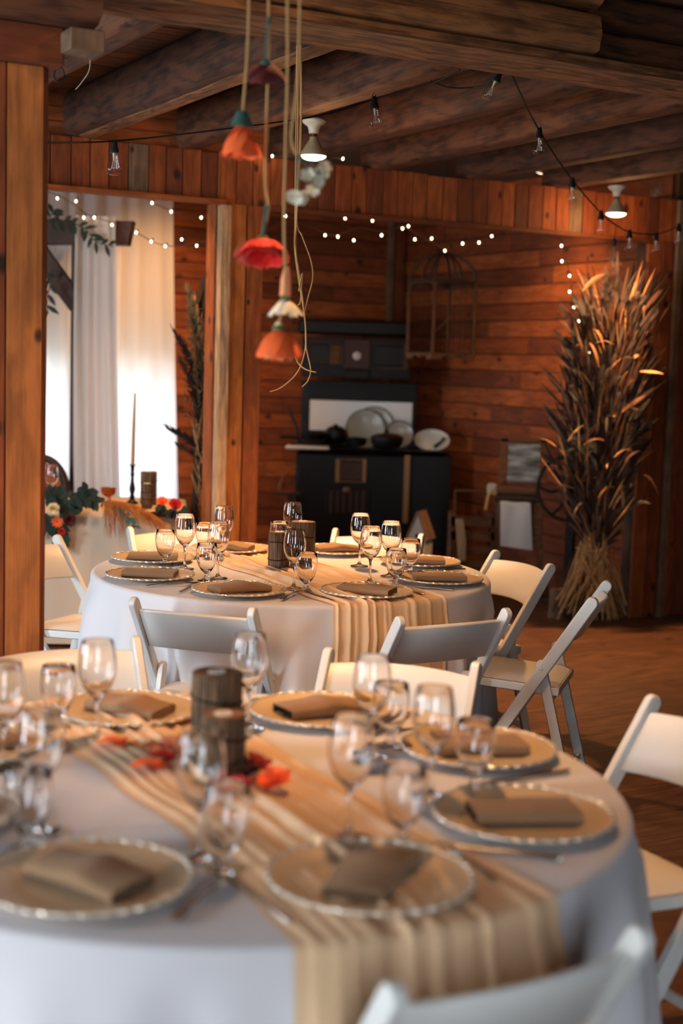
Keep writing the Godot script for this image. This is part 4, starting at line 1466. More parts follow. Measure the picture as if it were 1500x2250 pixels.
func bay() -> void:
	var grp := "sheer curtains over the window"
	curtain("sheer_curtain", "white sheer curtain panel at the window's right, nearest the plank wall", barn(1.06, 0, -2.98), barn(1.86, 0, -2.98), 2.86, 0.02, 5, 0.045, -0.12, 0.4, grp, 0.05)
	curtain("sheer_curtain", "white sheer curtain panel behind the arch post, left of the others", barn(0.0, 0, -2.98), barn(1.12, 0, -2.98), 2.86, 0.02, 7, 0.04, 0.0, 2.1, grp)
	curtain("arch_drape", "white sheer drape hanging from the timber arch in front of the window", at(166, 500, 8.76), at(253, 500, 8.76), 2.42, 0.02, 4, 0.03, -0.2, 1.2, "", 0.22)
	curtain("arch_drape", "short sheer drape falling behind the left of the arch", at(70, 500, 8.99), at(160, 500, 8.99), 2.3, 1.98, 5, 0.015, 0.9, 3.3, "")
	# timber arch
	var ar := thing("timber_arch", "dark timber arch with a diagonal brace before the curtains", "arch")
	var bl := at(60, 512, 8.9)
	var br := at(295, 514, 8.9)
	var g := Geo.new()
	var hh := 0.073
	g.prism(PackedVector2Array([Vector2(bl.x - 0.4, bl.y - hh), Vector2(br.x - 0.03, br.y - hh), Vector2(br.x, br.y + hh), Vector2(bl.x - 0.4, bl.y + hh)]), 0.13, 0.004, Transform3D(Basis(), Vector3(0, 0, -8.9)), false)
	part(ar, "beam", g, M.arch_wood)
	var pt := at(170, 540, 8.9)
	part(ar, "post", Geo.new().box(Vector3(pt.x, (pt.y) / 2, pt.z - 0.02), Vector3(0.06, pt.y, 0.12), 0.004, 1), M.arch_wood)
	var b0 := at(90, 560, 8.9)
	var b1 := at(172, 672, 8.9)
	var dv := Vector2(b1.x - b0.x, b1.y - b0.y).normalized()
	var pv := Vector2(-dv.y, dv.x) * 0.055
	part(ar, "brace", Geo.new().prism(PackedVector2Array([Vector2(b0.x, b0.y) - dv * 0.25 + pv, Vector2(b1.x, b1.y) + pv, Vector2(b1.x, b1.y) - pv, Vector2(b0.x, b0.y) - dv * 0.25 - pv]), 0.1, 0.004, Transform3D(Basis(), Vector3(0, 0, -8.9)), false), M.arch_wood)
	var gv := thing("greenery_sprig", "dark green leafy sprig falling over the arch beam", "greenery", Vector3.ZERO, 0, "arch greenery")
	sprig(gv, [at(108, 484, 8.72), at(150, 488, 8.72), at(186, 502, 8.7), at(210, 530, 8.7), at(250, 542, 8.7)], M.leaf_dark, 0.07, 0.026, 18)
	sprig(gv, [at(104, 490, 8.75), at(114, 470, 8.75), at(118, 462, 8.75)], M.leaf_dark, 0.08, 0.03, 5)
	gv = thing("greenery_sprig", "dark green trailing sprig at the left edge of the arch", "greenery", Vector3.ZERO, 0, "arch greenery")
	sprig(gv, [at(98, 590, 8.72), at(110, 620, 8.72), at(102, 660, 8.72), at(106, 690, 8.72)], M.leaf_dark, 0.075, 0.03, 9)
	# sweetheart table under a draped cloth
	var c := at(250, 1118, 8.0)
	c.y = 0
	var turn := 0.06
	var st := thing("sweetheart_table", "small rectangular table under the cream draped cloth by the curtains", "table", c, turn)
	part(st, "table_top", Geo.new().box(Vector3(-0.37, 0.735, 0), Vector3(1.5, 0.03, 0.72), 0.004), M.old_wood)
	for q in [Vector2(-1.05, -0.3), Vector2(0.31, -0.3), Vector2(-1.05, 0.3), Vector2(0.31, 0.3)]:
		part(st, "leg", Geo.new().box(Vector3(q.x, 0.36, q.y), Vector3(0.045, 0.72, 0.045), 0.004, 1), M.old_wood)
	var rows := []
	for i in 22:
		var row := PackedVector3Array()
		for j in 161:
			var a := TAU * j / 160.0
			var cx := cos(a)
			var sx := sin(a)
			var f := 1.0 / pow(pow(absf(cx), 8.0) + pow(absf(sx), 8.0), 0.125)
			var k: float
			var y: float
			if i < 6:
				k = i / 5.0
				y = 0.753
			else:
				var dr := (i - 5) / 16.0
				k = 1.0 + 0.012 * minf(1.0, dr * 6.0) + 0.05 * dr * (0.6 * sin(a * 17.0 + sin(a * 3.0) * 2.0) + 0.4 * sin(a * 31.0)) + 0.05 * dr
				y = 0.753 - 0.735 * dr
			row.append(Vector3(-0.37 + cx * f * 0.765 * k, y, sx * f * 0.365 * k))
		rows.append(row)
	var cl := part(self, numbered("draped_cloth"), Geo.new().sheet(rows, 4, 2), M.cream_linen, c)
	cl.rotation.y = turn
	tag(cl, "cream floor-length cloth on the sweetheart table", "tablecloth")
	var ty := 0.757
	# things on it
	var cs := thing("candlestick", "black turned candlestick with a tall tan taper candle", "candlestick", on(290, 1106, ty))
	part(cs, "stand", Geo.new().lathe(PackedVector2Array([Vector2(0, 0), Vector2(0.033, 0), Vector2(0.034, 0.006), Vector2(0.022, 0.014), Vector2(0.012, 0.026), Vector2(0.015, 0.036), Vector2(0.010, 0.05), Vector2(0.016, 0.075), Vector2(0.017, 0.085), Vector2(0.010, 0.12), Vector2(0.008, 0.15), Vector2(0.013, 0.165), Vector2(0.009, 0.175), Vector2(0.011, 0.20), Vector2(0.013, 0.215), Vector2(0.026, 0.217), Vector2(0.026, 0.219), Vector2(0, 0.219)]), 20), M.wire_dark)
	part(cs, "taper_candle", Geo.new().tube(PackedVector3Array([Vector3(0, 0.21, 0), Vector3(0.004, 0.45, 0), Vector3(0.008, 0.62, 0)]), PackedFloat32Array([0.011, 0.009, 0.005]), 12), M.straw_pale)
	log_holder("taller bark log candle holder on the sweetheart table", on(326, 1108, ty), 0.045, 0.185, "log candle holders on the sweetheart table")
	log_holder("shorter bark log candle holder on the sweetheart table", on(322, 1116, ty), 0.030, 0.135, "log candle holders on the sweetheart table")
	var ag := thing("amber_goblet", "amber pressed-glass goblet on the sweetheart table", "goblet", on(238, 1104, ty))
	var flute := func(a: float, p: Vector2) -> Vector2: return Vector2(p.x * (1.0 + 0.03 * sin(a * 14.0) * smoothstep(0.03, 0.05, p.y)), p.y)
	part(ag, "cup", Geo.new().lathe(PackedVector2Array([Vector2(0, 0), Vector2(0.030, 0), Vector2(0.030, 0.004), Vector2(0.012, 0.012), Vector2(0.010, 0.030), Vector2(0.030, 0.042), Vector2(0.040, 0.056), Vector2(0.043, 0.080), Vector2(0.0435, 0.085), Vector2(0.040, 0.085), Vector2(0.037, 0.058), Vector2(0.024, 0.046), Vector2(0, 0.042)]), 56, Transform3D(), flute), M.amber_glass)
	var wg := thing("wine_glass", "wine glass on the sweetheart table, beside the left post", "glass", on(112, 1105, ty))
	part(wg, "clear_glass", wine_shape(), M.glass)
	# round mirror-like ring behind, seen past the post
	var mr := thing("round_back_chair", "dark round-backed chair behind the sweetheart table at the post's edge", "chair", at(92, 1090, 8.75))
	var ring := PackedVector3Array()
	for i in 41:
		var a := TAU * i / 40.0
		ring.append(Vector3(cos(a) * 0.155, sin(a) * 0.235, 0))
	part(mr, "hoop", Geo.new().tube(ring, 0.026, 10, false), M.dark_wood)
	part(mr, "panel", Geo.new().prism(PackedVector2Array([Vector2(-0.14, 0), Vector2(-0.1, 0.15), Vector2(0, 0.22), Vector2(0.1, 0.15), Vector2(0.14, 0), Vector2(0.1, -0.15), Vector2(0, -0.22), Vector2(-0.1, -0.15)]), 0.012), M.pine_2)
	part(mr, "leg", Geo.new().tube(PackedVector3Array([Vector3(0.02, -0.23, 0), Vector3(0.02, -mr.position.y, 0)]), 0.02, 8), M.dark_wood)
	# flower arrangement spilling over the front left corner
	var fa := thing("flower_arrangement", "garland of dahlias and dark leaves spilling over the sweetheart table's left", "flowers")
	var zf := 7.52
	bloom(fa, "yellow_dahlia", at(118, 1117, zf), Basis(Vector3(1, 0, 0), PI / 2), 0.032, [[13, 1.05, 0.45, 0.1, -0.3], [12, 0.85, 0.42, 0.5, -0.5], [9, 0.6, 0.38, 0.9, -0.5], [6, 0.4, 0.35, 1.2, -0.5]], M.petal_cream, M.petal_yellow)
	bloom(fa, "wine_dahlia", at(152, 1140, zf), Basis(Vector3(1, 0, 0), PI / 2 + 0.1) * Basis(Vector3(0, 0, 1), -0.3), 0.034, [[12, 1.05, 0.5, 0.1, -0.4], [11, 0.85, 0.45, 0.5, -0.5], [8, 0.6, 0.4, 0.9, -0.5], [5, 0.4, 0.35, 1.2, -0.5]], M.petal_wine, M.petal_wine)
	bloom(fa, "wine_dahlia", at(170, 1116, zf + 0.05), Basis(Vector3(1, 0, 0), PI / 2 - 0.2), 0.028, [[11, 1.05, 0.5, 0.1, -0.4], [10, 0.85, 0.45, 0.5, -0.5], [7, 0.6, 0.4, 0.9, -0.5]], M.petal_wine, M.petal_wine)
	bloom(fa, "orange_zinnia", at(126, 1146, zf), Basis(Vector3(1, 0, 0), PI / 2 + 0.3), 0.03, [[10, 1.1, 0.4, 0.1, -0.2], [8, 0.7, 0.36, 0.3, -0.2]], M.petal_orange, M.petal_red)
	bloom(fa, "wine_dahlia", at(136, 1166, zf), Basis(Vector3(1, 0, 0), PI / 2 + 0.4), 0.022, [[10, 1.05, 0.5, 0.1, -0.4], [8, 0.8, 0.45, 0.5, -0.5], [6, 0.55, 0.4, 0.9, -0.5]], M.petal_red, M.petal_wine)
	for q in [[[100, 1100], [140, 1092], [180, 1098]], [[105, 1130], [100, 1150], [103, 1168]], [[130, 1150], [136, 1180], [134, 1200]], [[160, 1092], [190, 1095], [215, 1104]], [[140, 1110], [150, 1124], [160, 1130]], [[98, 1095], [112, 1085], [130, 1083]], [[170, 1085], [186, 1082], [192, 1076]]]:
		var pts := []
		for e in q:
			pts.append(at(e[0], e[1], zf + 0.04))
		sprig(fa, pts, M.leaf_dark, 0.06, 0.034, 12)
	for k in 26:
		var p := at(rnd(100, 185), rnd(1090, 1120), zf + rnd(0.05, 0.2))
		part(fa, "leaf", Geo.new().leaf(p, p + Vector3(rnd(-0.06, 0.06), rnd(-0.05, 0.03), rnd(-0.02, 0.05)), 0.035, Vector3(0, 1, 0.4)), pick([M.leaf_dark, M.leaf_dark, M.leaf_fern]))
	# pampas spray over the front edge
	var pg := thing("pampas_spray", "golden pampas grass spray draped over the sweetheart table's front", "dried grass")
	var fern := Geo.new()
	for k in 26:
		var x0 := rnd(186, 232)
		var p := at(x0, rnd(1098, 1110), zf + 0.05)
		fern.leaf(p, p + Vector3(rnd(-0.09, 0.02), rnd(-0.02, 0.03), rnd(0, 0.03)), 0.012, Vector3(0, 1, 0), 0.01)
	var fe := part(pg, "fern", fern, M.leaf_fern)
	fe.set_meta("kind", "stuff")
	var hair := Geo.new()
	for k in 420:
		var lane := k % 3
		var a: Vector3
		var b: Vector3
		if lane == 0:
			var u := rnd(0, 1)
			a = at(228 + u * 45, 1102 + u * 6 + rnd(-3, 4), zf + rnd(-0.02, 0.06))
			b = a + Vector3(rnd(-0.02, 0.04), -rnd(0.05, 0.20), rnd(0, 0.04))
		else:
			var u := rnd(0, 1)
			a = at(240 + u * 105, 1102 + u * u * 42 + rnd(-4, 4), zf + 0.03 + rnd(-0.02, 0.05))
			b = a + Vector3(rnd(0.03, 0.10), -rnd(0.03, 0.11), rnd(-0.01, 0.04))
		hair.tube(PackedVector3Array([a, (a + b) * 0.5 + Vector3(0, 0.012, 0), b]), PackedFloat32Array([0.0014, 0.0012, 0.0005]), 3, false)
	var hp := part(pg, "plumes", hair, M.pampas)
	hp.set_meta("kind", "stuff")
	sprig(pg, [at(250, 1112, zf), at(275, 1130, zf - 0.02), at(300, 1160, zf - 0.03)], M.leaf_teal, 0.03, 0.02, 14)
	# red blooms at the right end
	var rb := thing("red_flower_cluster", "red and orange blooms with dark leaves at the sweetheart table's right end", "flowers")
	bloom(rb, "orange_bloom", at(357, 1104, 7.7), Basis(Vector3(1, 0, 0), 0.9), 0.032, [[9, 1.05, 0.6, 0.2, -0.3], [7, 0.8, 0.5, 0.6, -0.4], [5, 0.5, 0.45, 1.0, -0.4]], M.petal_orange, M.petal_red)
	bloom(rb, "red_bloom", at(384, 1110, 7.68), Basis(Vector3(1, 0, 0), 1.0) * Basis(Vector3(0, 0, 1), -0.3), 0.036, [[10, 1.05, 0.6, 0.2, -0.3], [8, 0.85, 0.5, 0.6, -0.4], [6, 0.55, 0.45, 1.0, -0.4]], M.petal_red, M.petal_wine)
	for k in 14:
		var p := at(rnd(345, 405), rnd(1108, 1122), 7.66)
		part(rb, "leaf", Geo.new().leaf(p, p + Vector3(rnd(-0.05, 0.05), -rnd(0.0, 0.06), rnd(0, 0.04)), 0.04, Vector3(1, 0, 0.4)), M.leaf_dark)


# ---------------------------------------------------------------- dried bundles
func blades(n: int, foot: Vector3, tie: Vector3, spread_y: Vector2, px: Vector2, w: float, bend: float, depth: float, rad := 0.0) -> Geo:
	# long dry blades (or stems when rad > 0) that rise from the foot through the tie and fan out above
	var g := Geo.new()
	for k in n:
		var f0 := foot + Vector3(rnd(-0.13, 0.13), 0.0, rnd(-0.1, 0.1))
		var f1 := tie + Vector3(rnd(-0.06, 0.06), rnd(-0.05, 0.05), rnd(-0.05, 0.05))
		var tip := at(rnd(px.x, px.y), rnd(spread_y.x, spread_y.y), depth + rnd(-0.12, 0.12))
		var mid := (f1 + tip) * 0.5 + Vector3(rnd(-bend, bend), rnd(-0.02, 0.05), rnd(-bend, bend))
		var pts := curve_through([f0, f1, mid, tip], 4)
		if rad > 0.0:
			g.tube(pts, rad, 4, false)
		else:
			var rows := []
			var side := Vector3(rnd(-1, 1), rnd(-0.2, 0.2), rnd(-1, 1)).normalized()
			for i in pts.size():
				var f := float(i) / (pts.size() - 1)
				var ww := w * 0.5 * (1.0 - f * f * 0.95)
				rows.append(PackedVector3Array([pts[i] - side * ww, pts[i] + side * ww]))
			g.sheet(rows)
	return g


func bundles() -> void:
	var d := 8.8
	var foot := on(1295, 1357, 0.0)
	var o := thing("straw_bundle", "tall bundle of corn stalks, straw and dark plumes by the alcove post", "dried bundle")
	var tie := at(1300, 1205, d)
	for q in [["stalks", blades(60, foot, tie, Vector2(560, 1000), Vector2(1265, 1440), 0, 0.06, d, 0.0045), M.husk], ["dry_blades", blades(46, foot, tie, Vector2(600, 1050), Vector2(1245, 1440), 0.022, 0.10, d), M.straw]]:
		part(o, q[0], q[1], q[2]).set_meta("kind", "stuff")
	# the bushy body: short blades growing up and outwards along the whole height
	for q in [["dark_foliage", 700, M.plume_dark, 0.030, 0.24, -0.04], ["brown_foliage", 240, M.husk, 0.020, 0.26, -0.06], ["straw_wisps", 150, M.straw, 0.008, 0.30, -0.14], ["pale_wisps", 50, M.straw_pale, 0.006, 0.26, -0.17]]:
		var g := Geo.new()
		for k in q[1]:
			var y := rnd(650.0, 1205.0)
			var f: float = (y - 560.0) / 645.0
			var half: float = lerpf(62.0, 92.0, sin(clampf(f, 0.0, 1.0) * PI)) * (1.0 if y < 1080.0 else lerpf(1.0, 0.5, (y - 1080.0) / 125.0))
			var mid: float = lerpf(1362.0, 1310.0, smoothstep(0.0, 0.8, f))
			var u := rnd(-1.0, 1.0)
			var p := at(mid + u * half * 0.85, y, d + q[5] + rnd(-0.1, 0.1))
			var ln: float = q[4] * rnd(0.5, 1.15)
			var e := p + Vector3(u * 0.5 * ln + rnd(-0.25, 0.25) * ln, ln * rnd(0.7, 1.0), rnd(-0.2, 0.35) * ln)
			g.leaf(p, e, q[3] * rnd(0.6, 1.3), Vector3(rnd(-1, 1), rnd(-0.3, 0.3), rnd(-1, 1)), rnd(-0.02, 0.10))
		part(o, q[0], g, q[2]).set_meta("kind", "stuff")
	for k in 14:
		var p := at(rnd(1250, 1320), rnd(900, 1040), d - rnd(0.08, 0.2))
		part(o, "green_leaf", Geo.new().leaf(p, p + Vector3(rnd(-0.16, 0.02), rnd(-0.02, 0.2), rnd(0, 0.06)), rnd(0.05, 0.08), Vector3(rnd(-1, 1), 0, 0.6), 0.03), M.leaf_dark)
	# straw skirt at the foot
	for q in [["straw_skirt", 150, M.straw_pale, 0.0034, 0.06], ["dull_straw", 190, M.husk, 0.003, 0.0]]:
		var sk := Geo.new()
		for k in q[1]:
			var a := tie + Vector3(rnd(-0.09, 0.09), rnd(-0.12, 0.12), rnd(-0.05, 0.06) + q[4])
			var b := foot + Vector3(rnd(-0.26, 0.22), rnd(0.0, 0.14), rnd(-0.1, 0.12) + q[4])
			if b.y < 0.004:
				b.y = 0.004
			sk.tube(PackedVector3Array([a, (a + b) * 0.5 + Vector3(rnd(-0.02, 0.02), 0, 0.03), b]), q[3], 4, false)
		part(o, q[0], sk, q[2]).set_meta("kind", "stuff")
	# drooping husk leaves, each its own piece
	for k in 34:
		var p := at(rnd(1262, 1415), rnd(600, 1120), d - rnd(0.12, 0.24))
		var e := p + Vector3(rnd(-0.16, 0.16), rnd(-0.02, 0.16), rnd(0, 0.1))
		part(o, "husk_leaf", Geo.new().leaf(p, e, rnd(0.016, 0.036), Vector3(rnd(-1, 1), 0, rnd(-1, 1)), rnd(0.0, 0.14)), pick([M.straw, M.husk, M.straw_pale, M.husk]))
	for q in [[1348, 538, 1335, 700, 0.05], [1330, 600, 1322, 740, 0.04], [1275, 690, 1290, 830, 0.045], [1262, 800, 1285, 920, 0.04], [1405, 880, 1395, 1010, 0.055], [1310, 760, 1310, 880, 0.05], [1250, 900, 1270, 1000, 0.05], [1300, 640, 1310, 760, 0.035]]:
		var pl := Geo.new()
		var a := at(q[2], q[3], d - 0.12)
		var b := at(q[0], q[1], d - 0.12)
		for k in 110:
			var f := rnd(0, 1)
			var p := a.lerp(b, f)
			var r: float = q[4] * sin(PI * (0.1 + 0.85 * f))
			var e := p + Vector3(rnd(-r, r) * 1.4, rnd(0.01, 0.06), rnd(-r, r))
			pl.tube(PackedVector3Array([p, e]), PackedFloat32Array([0.0035, 0.0012]), 3, false)
		part(o, "dark_plume", pl, M.plume_dark).set_meta("kind", "stuff")
	var rg := PackedVector3Array()
	for i in 21:
		var a := TAU * i / 20.0
		rg.append(tie + Vector3(cos(a) * 0.095, 0.004 * sin(a * 3.0), sin(a) * 0.085))
	part(o, "twine_tie", Geo.new().tube(rg, 0.006, 6, false), M.twine)
	# slim bundle beside the curtain
	d = 8.15
	var f2 := at(452, 1130, d)
	f2.y = 0.0
	var t2 := at(452, 1060, d)
	var o2 := thing("pampas_bundle", "slim bundle of dried grasses and dark leaves left of the partition post", "dried bundle")
	for q in [["stems", blades(46, f2, t2, Vector2(700, 960), Vector2(418, 470), 0, 0.03, d - 0.02, 0.004), M.straw], ["dark_blades", blades(70, f2, t2, Vector2(700, 1000), Vector2(432, 474), 0.035, 0.03, d), M.plume_dark]]:
		part(o2, q[0], q[1], q[2]).set_meta("kind", "stuff")
	# feathery plumes: [tip, foot, width, material, hairs]
	for q in [[412, 640, 452, 930, 0.07, M.dry_green, 420], [425, 660, 456, 960, 0.05, M.straw_pale, 200], [385, 735, 448, 900, 0.05, M.plume_dark, 170], [398, 800, 450, 960, 0.05, M.husk, 170], [372, 945, 450, 1010, 0.04, M.plume_dark, 150], [396, 985, 452, 1040, 0.03, M.husk, 70], [452, 690, 462, 900, 0.05, M.plume_dark, 160]]:
		var fp := Geo.new()
		var a := at(q[2], q[3], d - 0.05)
		var b := at(q[0], q[1], d - 0.05)
		fp.tube(PackedVector3Array([a, (a + b) * 0.5 + Vector3(0.02, 0.02, 0), b]), PackedFloat32Array([0.006, 0.005, 0.002]), 5, false)
		for k in q[6]:
			var f := rnd(0.1, 1.0)
			var p := a.lerp(b, f) + Vector3(0.02, 0.02, 0) * sin(f * PI)
			var r: float = q[4] * sin(PI * (0.15 + 0.8 * f))
			var e := p + (b - a).normalized() * rnd(0.02, 0.07) + Vector3(rnd(-r, r), rnd(-r, r) * 0.6, rnd(-r, r))
			fp.tube(PackedVector3Array([p, e]), PackedFloat32Array([0.0065, 0.002]), 3, false)
		part(o2, "plume", fp, q[5]).set_meta("kind", "stuff")
	# broad dark leaves at the top, hanging down
	for k in 11:
		var p := at(rnd(446, 470), rnd(595, 640), d + 0.02)
		part(o2, "dark_leaf", Geo.new().leaf(p, p + Vector3(rnd(-0.07, 0.03), -rnd(0.12, 0.26), rnd(-0.02, 0.05)), rnd(0.03, 0.055), Vector3(1, 0, 0.5)), M.plume_dark)
	for k in 16:
		var p := at(rnd(405, 440), rnd(850, 930), d - 0.08)
		part(o2, "leaf", Geo.new().leaf(p, p + Vector3(rnd(-0.07, 0.05), rnd(-0.03, 0.07), 0.03), 0.045, Vector3(0, 0, 1)), M.leaf_teal)
	var pw := Geo.new()
	for k in 90:
		var f := rnd(0, 1)
		var p := at(455 - 12 * f, 1150 - 200 * f, d - 0.05) + Vector3(rnd(-0.05, 0.04), 0, rnd(-0.02, 0.05))
		pw.tube(PackedVector3Array([p, p + Vector3(rnd(-0.05, 0.03), rnd(0.05, 0.16), 0.01)]), PackedFloat32Array([0.003, 0.001]), 3, false)
	part(o2, "pale_straw", pw, M.straw_pale).set_meta("kind", "stuff")


# ---------------------------------------------------------------- the stove alcove
func block(parent: Node3D, called: String, x0: float, y0: float, x1: float, y1: float, front: float, deep: float, m: Material, ch := 0.006) -> MeshInstance3D:
	# an upright block whose front face spans two picture corners at the depth "front"
	var a := at(x0, y0, front)
	var b := at(x1, y1, front)
	var c := (a + b) * 0.5 - parent.position
	c.z -= deep * 0.5
	return part(parent, called, Geo.new().box(c, Vector3(absf(b.x - a.x), absf(a.y - b.y), deep), ch, 0, off2()), m)


func leaning_plate(label: String, x: float, y: float, d: float, r: float, m: Material, group := "") -> void:
	var o := thing("enamel_plate", label, "plate", at(x, y, d), 0, group)
	o.rotation.x = PI / 2 - 0.22
	part(o, "dish", Geo.new().lathe(PackedVector2Array([Vector2(0, 0.0), Vector2(r * 0.7, 0.0), Vector2(r * 0.78, 0.008), Vector2(r, 0.016), Vector2(r, 0.02), Vector2(r * 0.77, 0.013), Vector2(r * 0.68, 0.005), Vector2(0, 0.004)]), 40), m)
	var pts := PackedVector3Array()
	for i in 41:
		pts.append(Vector3(cos(TAU * i / 40.0) * r, 0.018, sin(TAU * i / 40.0) * r))
	part(o, "rim_line", Geo.new().tube(pts, 0.005, 6, false), M.enamel_rim)


func alcove() -> void:
	var d := 10.8
	var p := at(775, 1100, d)
	p.y = 0
	p.z = -d - 0.3
	var o := thing("cook_stove", "old black cast-iron cook stove with a raised warming closet", "stove", p)
	var fl := at(775, 1100, d)
	block(o, "body", 650, 996, 893, 1222, d, 0.6, M.iron)
	block(o, "water_reservoir", 896, 1000, 984, 1205, d + 0.04, 0.52, M.iron)
	block(o, "cooktop", 632, 982, 986, 996, d - 0.03, 0.68, M.iron)
	block(o, "enamel_edge", 627, 978, 724, 990, d - 0.05, 0.1, M.enamel, 0.012)
	block(o, "trim_strip", 700, 994, 885, 999, d - 0.04, 0.03, M.rust_brown, 0.003)
	block(o, "trim_strip", 889, 1000, 896, 1150, d - 0.012, 0.03, M.brass_worn, 0.003)
	for q in [[738, 1008, 804, 1013], [738, 1056, 804, 1061], [738, 1008, 745, 1061], [797, 1008, 804, 1061]]:
		block(o, "door_frame", q[0], q[1], q[2], q[3], d - 0.02, 0.03, M.brass_worn, 0.004)
	block(o, "oven_door", 746, 1014, 796, 1056, d - 0.012, 0.02, M.rust_brown)
	block(o, "ash_door", 716, 1070, 812, 1134, d - 0.012, 0.02, M.iron)
	for i in 6:
		block(o, "grate_bar", 724 + i * 14, 1078, 731 + i * 14, 1128, d - 0.03, 0.02, M.rust_brown, 0.004)
	var hub := at(761, 1076, d - 0.03) - p
	part(o, "medallion", Geo.new().ball(hub, Vector3(0.03, 0.022, 0.012)), M.brass_worn)
	for q in [[662, 1222], [880, 1222], [912, 1205], [972, 1205]]:
		var a := at(q[0], q[1], d + 0.08) - p
		part(o, "leg", Geo.new().tube(PackedVector3Array([a + Vector3(0, 0.02, 0), Vector3(a.x * 1.02, 0.05, a.z), Vector3(a.x * 1.05, 0.0, a.z + 0.02)]), PackedFloat32Array([0.03, 0.022, 0.03]), 10), M.iron)
	block(o, "splash_frame", 664, 835, 912, 985, d + 0.42, 0.06, M.iron)
	block(o, "enamel_panel", 681, 878, 904, 952, d + 0.40, 0.02, M.enamel, 0.004)
	block(o, "closet_body", 664, 738, 900, 834, d + 0.2, 0.3, M.iron)
	block(o, "closet_top", 655, 700, 905, 740, d + 0.16, 0.34, M.iron, 0.02)
	block(o, "closet_recess", 682, 757, 724, 801, d + 0.19, 0.015, M.black_pot)
	block(o, "closet_side", 725, 757, 746, 801, d + 0.185, 0.015, M.old_wood)
	block(o, "closet_recess", 824, 760, 886, 804, d + 0.19, 0.015, M.black_pot)
	for q in [[676, 748, 752, 755], [818, 752, 898, 758], [747, 756, 755, 802], [886, 758, 896, 812], [826, 806, 896, 814]]:
		block(o, "closet_trim", q[0], q[1], q[2], q[3], d + 0.18, 0.02, M.rust_brown, 0.004)
	block(o, "gauge_panel", 757, 745, 812, 812, d + 0.18, 0.02, M.rust_brown)
	block(o, "closet_handle", 757, 812, 812, 834, d + 0.17, 0.03, M.iron, 0.01)
	var gp := at(784, 782, d + 0.16) - p
	var gx := Transform3D(Basis(Vector3(1, 0, 0), PI / 2), gp)
	part(o, "gauge", Geo.new().lathe(PackedVector2Array([Vector2(0, 0.012), Vector2(0.028, 0.012), Vector2(0.033, 0.006), Vector2(0.033, 0.0), Vector2(0, 0.0)]), 24, gx), M.enamel)
	# ware on the stove
	var top := at(800, 982, d).y
	leaning_plate("large pale enamel plate standing against the stove's splashback", 803, 943, d + 0.3, 0.15, M.enamel_plate, "plates on the stove")
	leaning_plate("pale enamel plate behind the largest one on the stove", 822, 938, d + 0.34, 0.155, M.enamel_plate, "plates on the stove")
	leaning_plate("small cream plate at the right of the stove's splashback", 878, 955, d + 0.28, 0.105, M.enamel_plate, "plates on the stove")
	var pf := thing("oval_platter", "oval cream platter with a dark spoon on the stove's right end", "platter", at(948, 968, d + 0.2))
	var ov := Transform3D(Basis(Vector3(1, 0, 0), PI / 2 - 0.4).scaled(Vector3(1, 0.62, 1)), Vector3.ZERO)
	part(pf, "dish", Geo.new().lathe(PackedVector2Array([Vector2(0, 0.0), Vector2(0.095, 0.0), Vector2(0.138, 0.022), Vector2(0.138, 0.027), Vector2(0.094, 0.006), Vector2(0, 0.005)]), 36, ov), M.enamel_plate)
	part(pf, "spoon", Geo.new().tube(PackedVector3Array([Vector3(0.02, -0.05, 0.05), Vector3(0.07, 0.0, 0.05), Vector3(0.095, 0.025, 0.04)]), PackedFloat32Array([0.016, 0.008, 0.012]), 8), M.black_pot)
	var pot := thing("iron_pot", "round black iron kettle at the left back of the stove", "pot", at(737, 962, d + 0.22))
	pot.position.y = top + 0.005
	part(pot, "kettle_body", Geo.new().lathe(PackedVector2Array([Vector2(0, 0), Vector2(0.05, 0), Vector2(0.08, 0.03), Vector2(0.088, 0.07), Vector2(0.075, 0.11), Vector2(0.05, 0.13), Vector2(0.02, 0.138), Vector2(0.012, 0.15), Vector2(0, 0.152)]), 28), M.black_pot)
	var sk := thing("frying_pan", "black frying pans stacked at the stove's left end", "pan", at(690, 968, d + 0.1))
	sk.position.y = top + 0.005
	part(sk, "pan", Geo.new().lathe(PackedVector2Array([Vector2(0, 0), Vector2(0.11, 0), Vector2(0.14, 0.045), Vector2(0.135, 0.045), Vector2(0.107, 0.006), Vector2(0, 0.006)]), 32), M.black_pot)
	part(sk, "upper_pan", Geo.new().lathe(PackedVector2Array([Vector2(0, 0.04), Vector2(0.08, 0.04), Vector2(0.1, 0.088), Vector2(0.095, 0.088), Vector2(0.077, 0.046), Vector2(0, 0.046)]), 32), M.black_pot)
	part(sk, "handle", Geo.new().tube(PackedVector3Array([Vector3(-0.13, 0.04, 0), Vector3(-0.2, 0.05, 0.02), Vector3(-0.26, 0.045, 0.04)]), 0.011, 8), M.black_pot)
	var lp := thing("low_pan", "low black pan in the middle of the stove top", "pan", at(782, 970, d + 0.08))
	lp.position.y = top + 0.005
	part(lp, "pan", Geo.new().lathe(PackedVector2Array([Vector2(0, 0), Vector2(0.07, 0), Vector2(0.085, 0.05), Vector2(0.07, 0.06), Vector2(0, 0.068)]), 28), M.black_pot)
	var cp := thing("lidded_pot", "black lidded casserole with a brown lid on the stove", "pot", at(850, 968, d + 0.06))
	cp.position.y = top + 0.005
	part(cp, "pot", Geo.new().lathe(PackedVector2Array([Vector2(0, 0), Vector2(0.10, 0), Vector2(0.122, 0.03), Vector2(0.125, 0.07), Vector2(0, 0.07)]), 32), M.black_pot)
	var ld := part(cp, "lid", Geo.new().lathe(PackedVector2Array([Vector2(0.127, 0.07), Vector2(0.122, 0.078), Vector2(0.08, 0.094), Vector2(0.02, 0.1), Vector2(0, 0.1)]), 32), M.rust_brown)
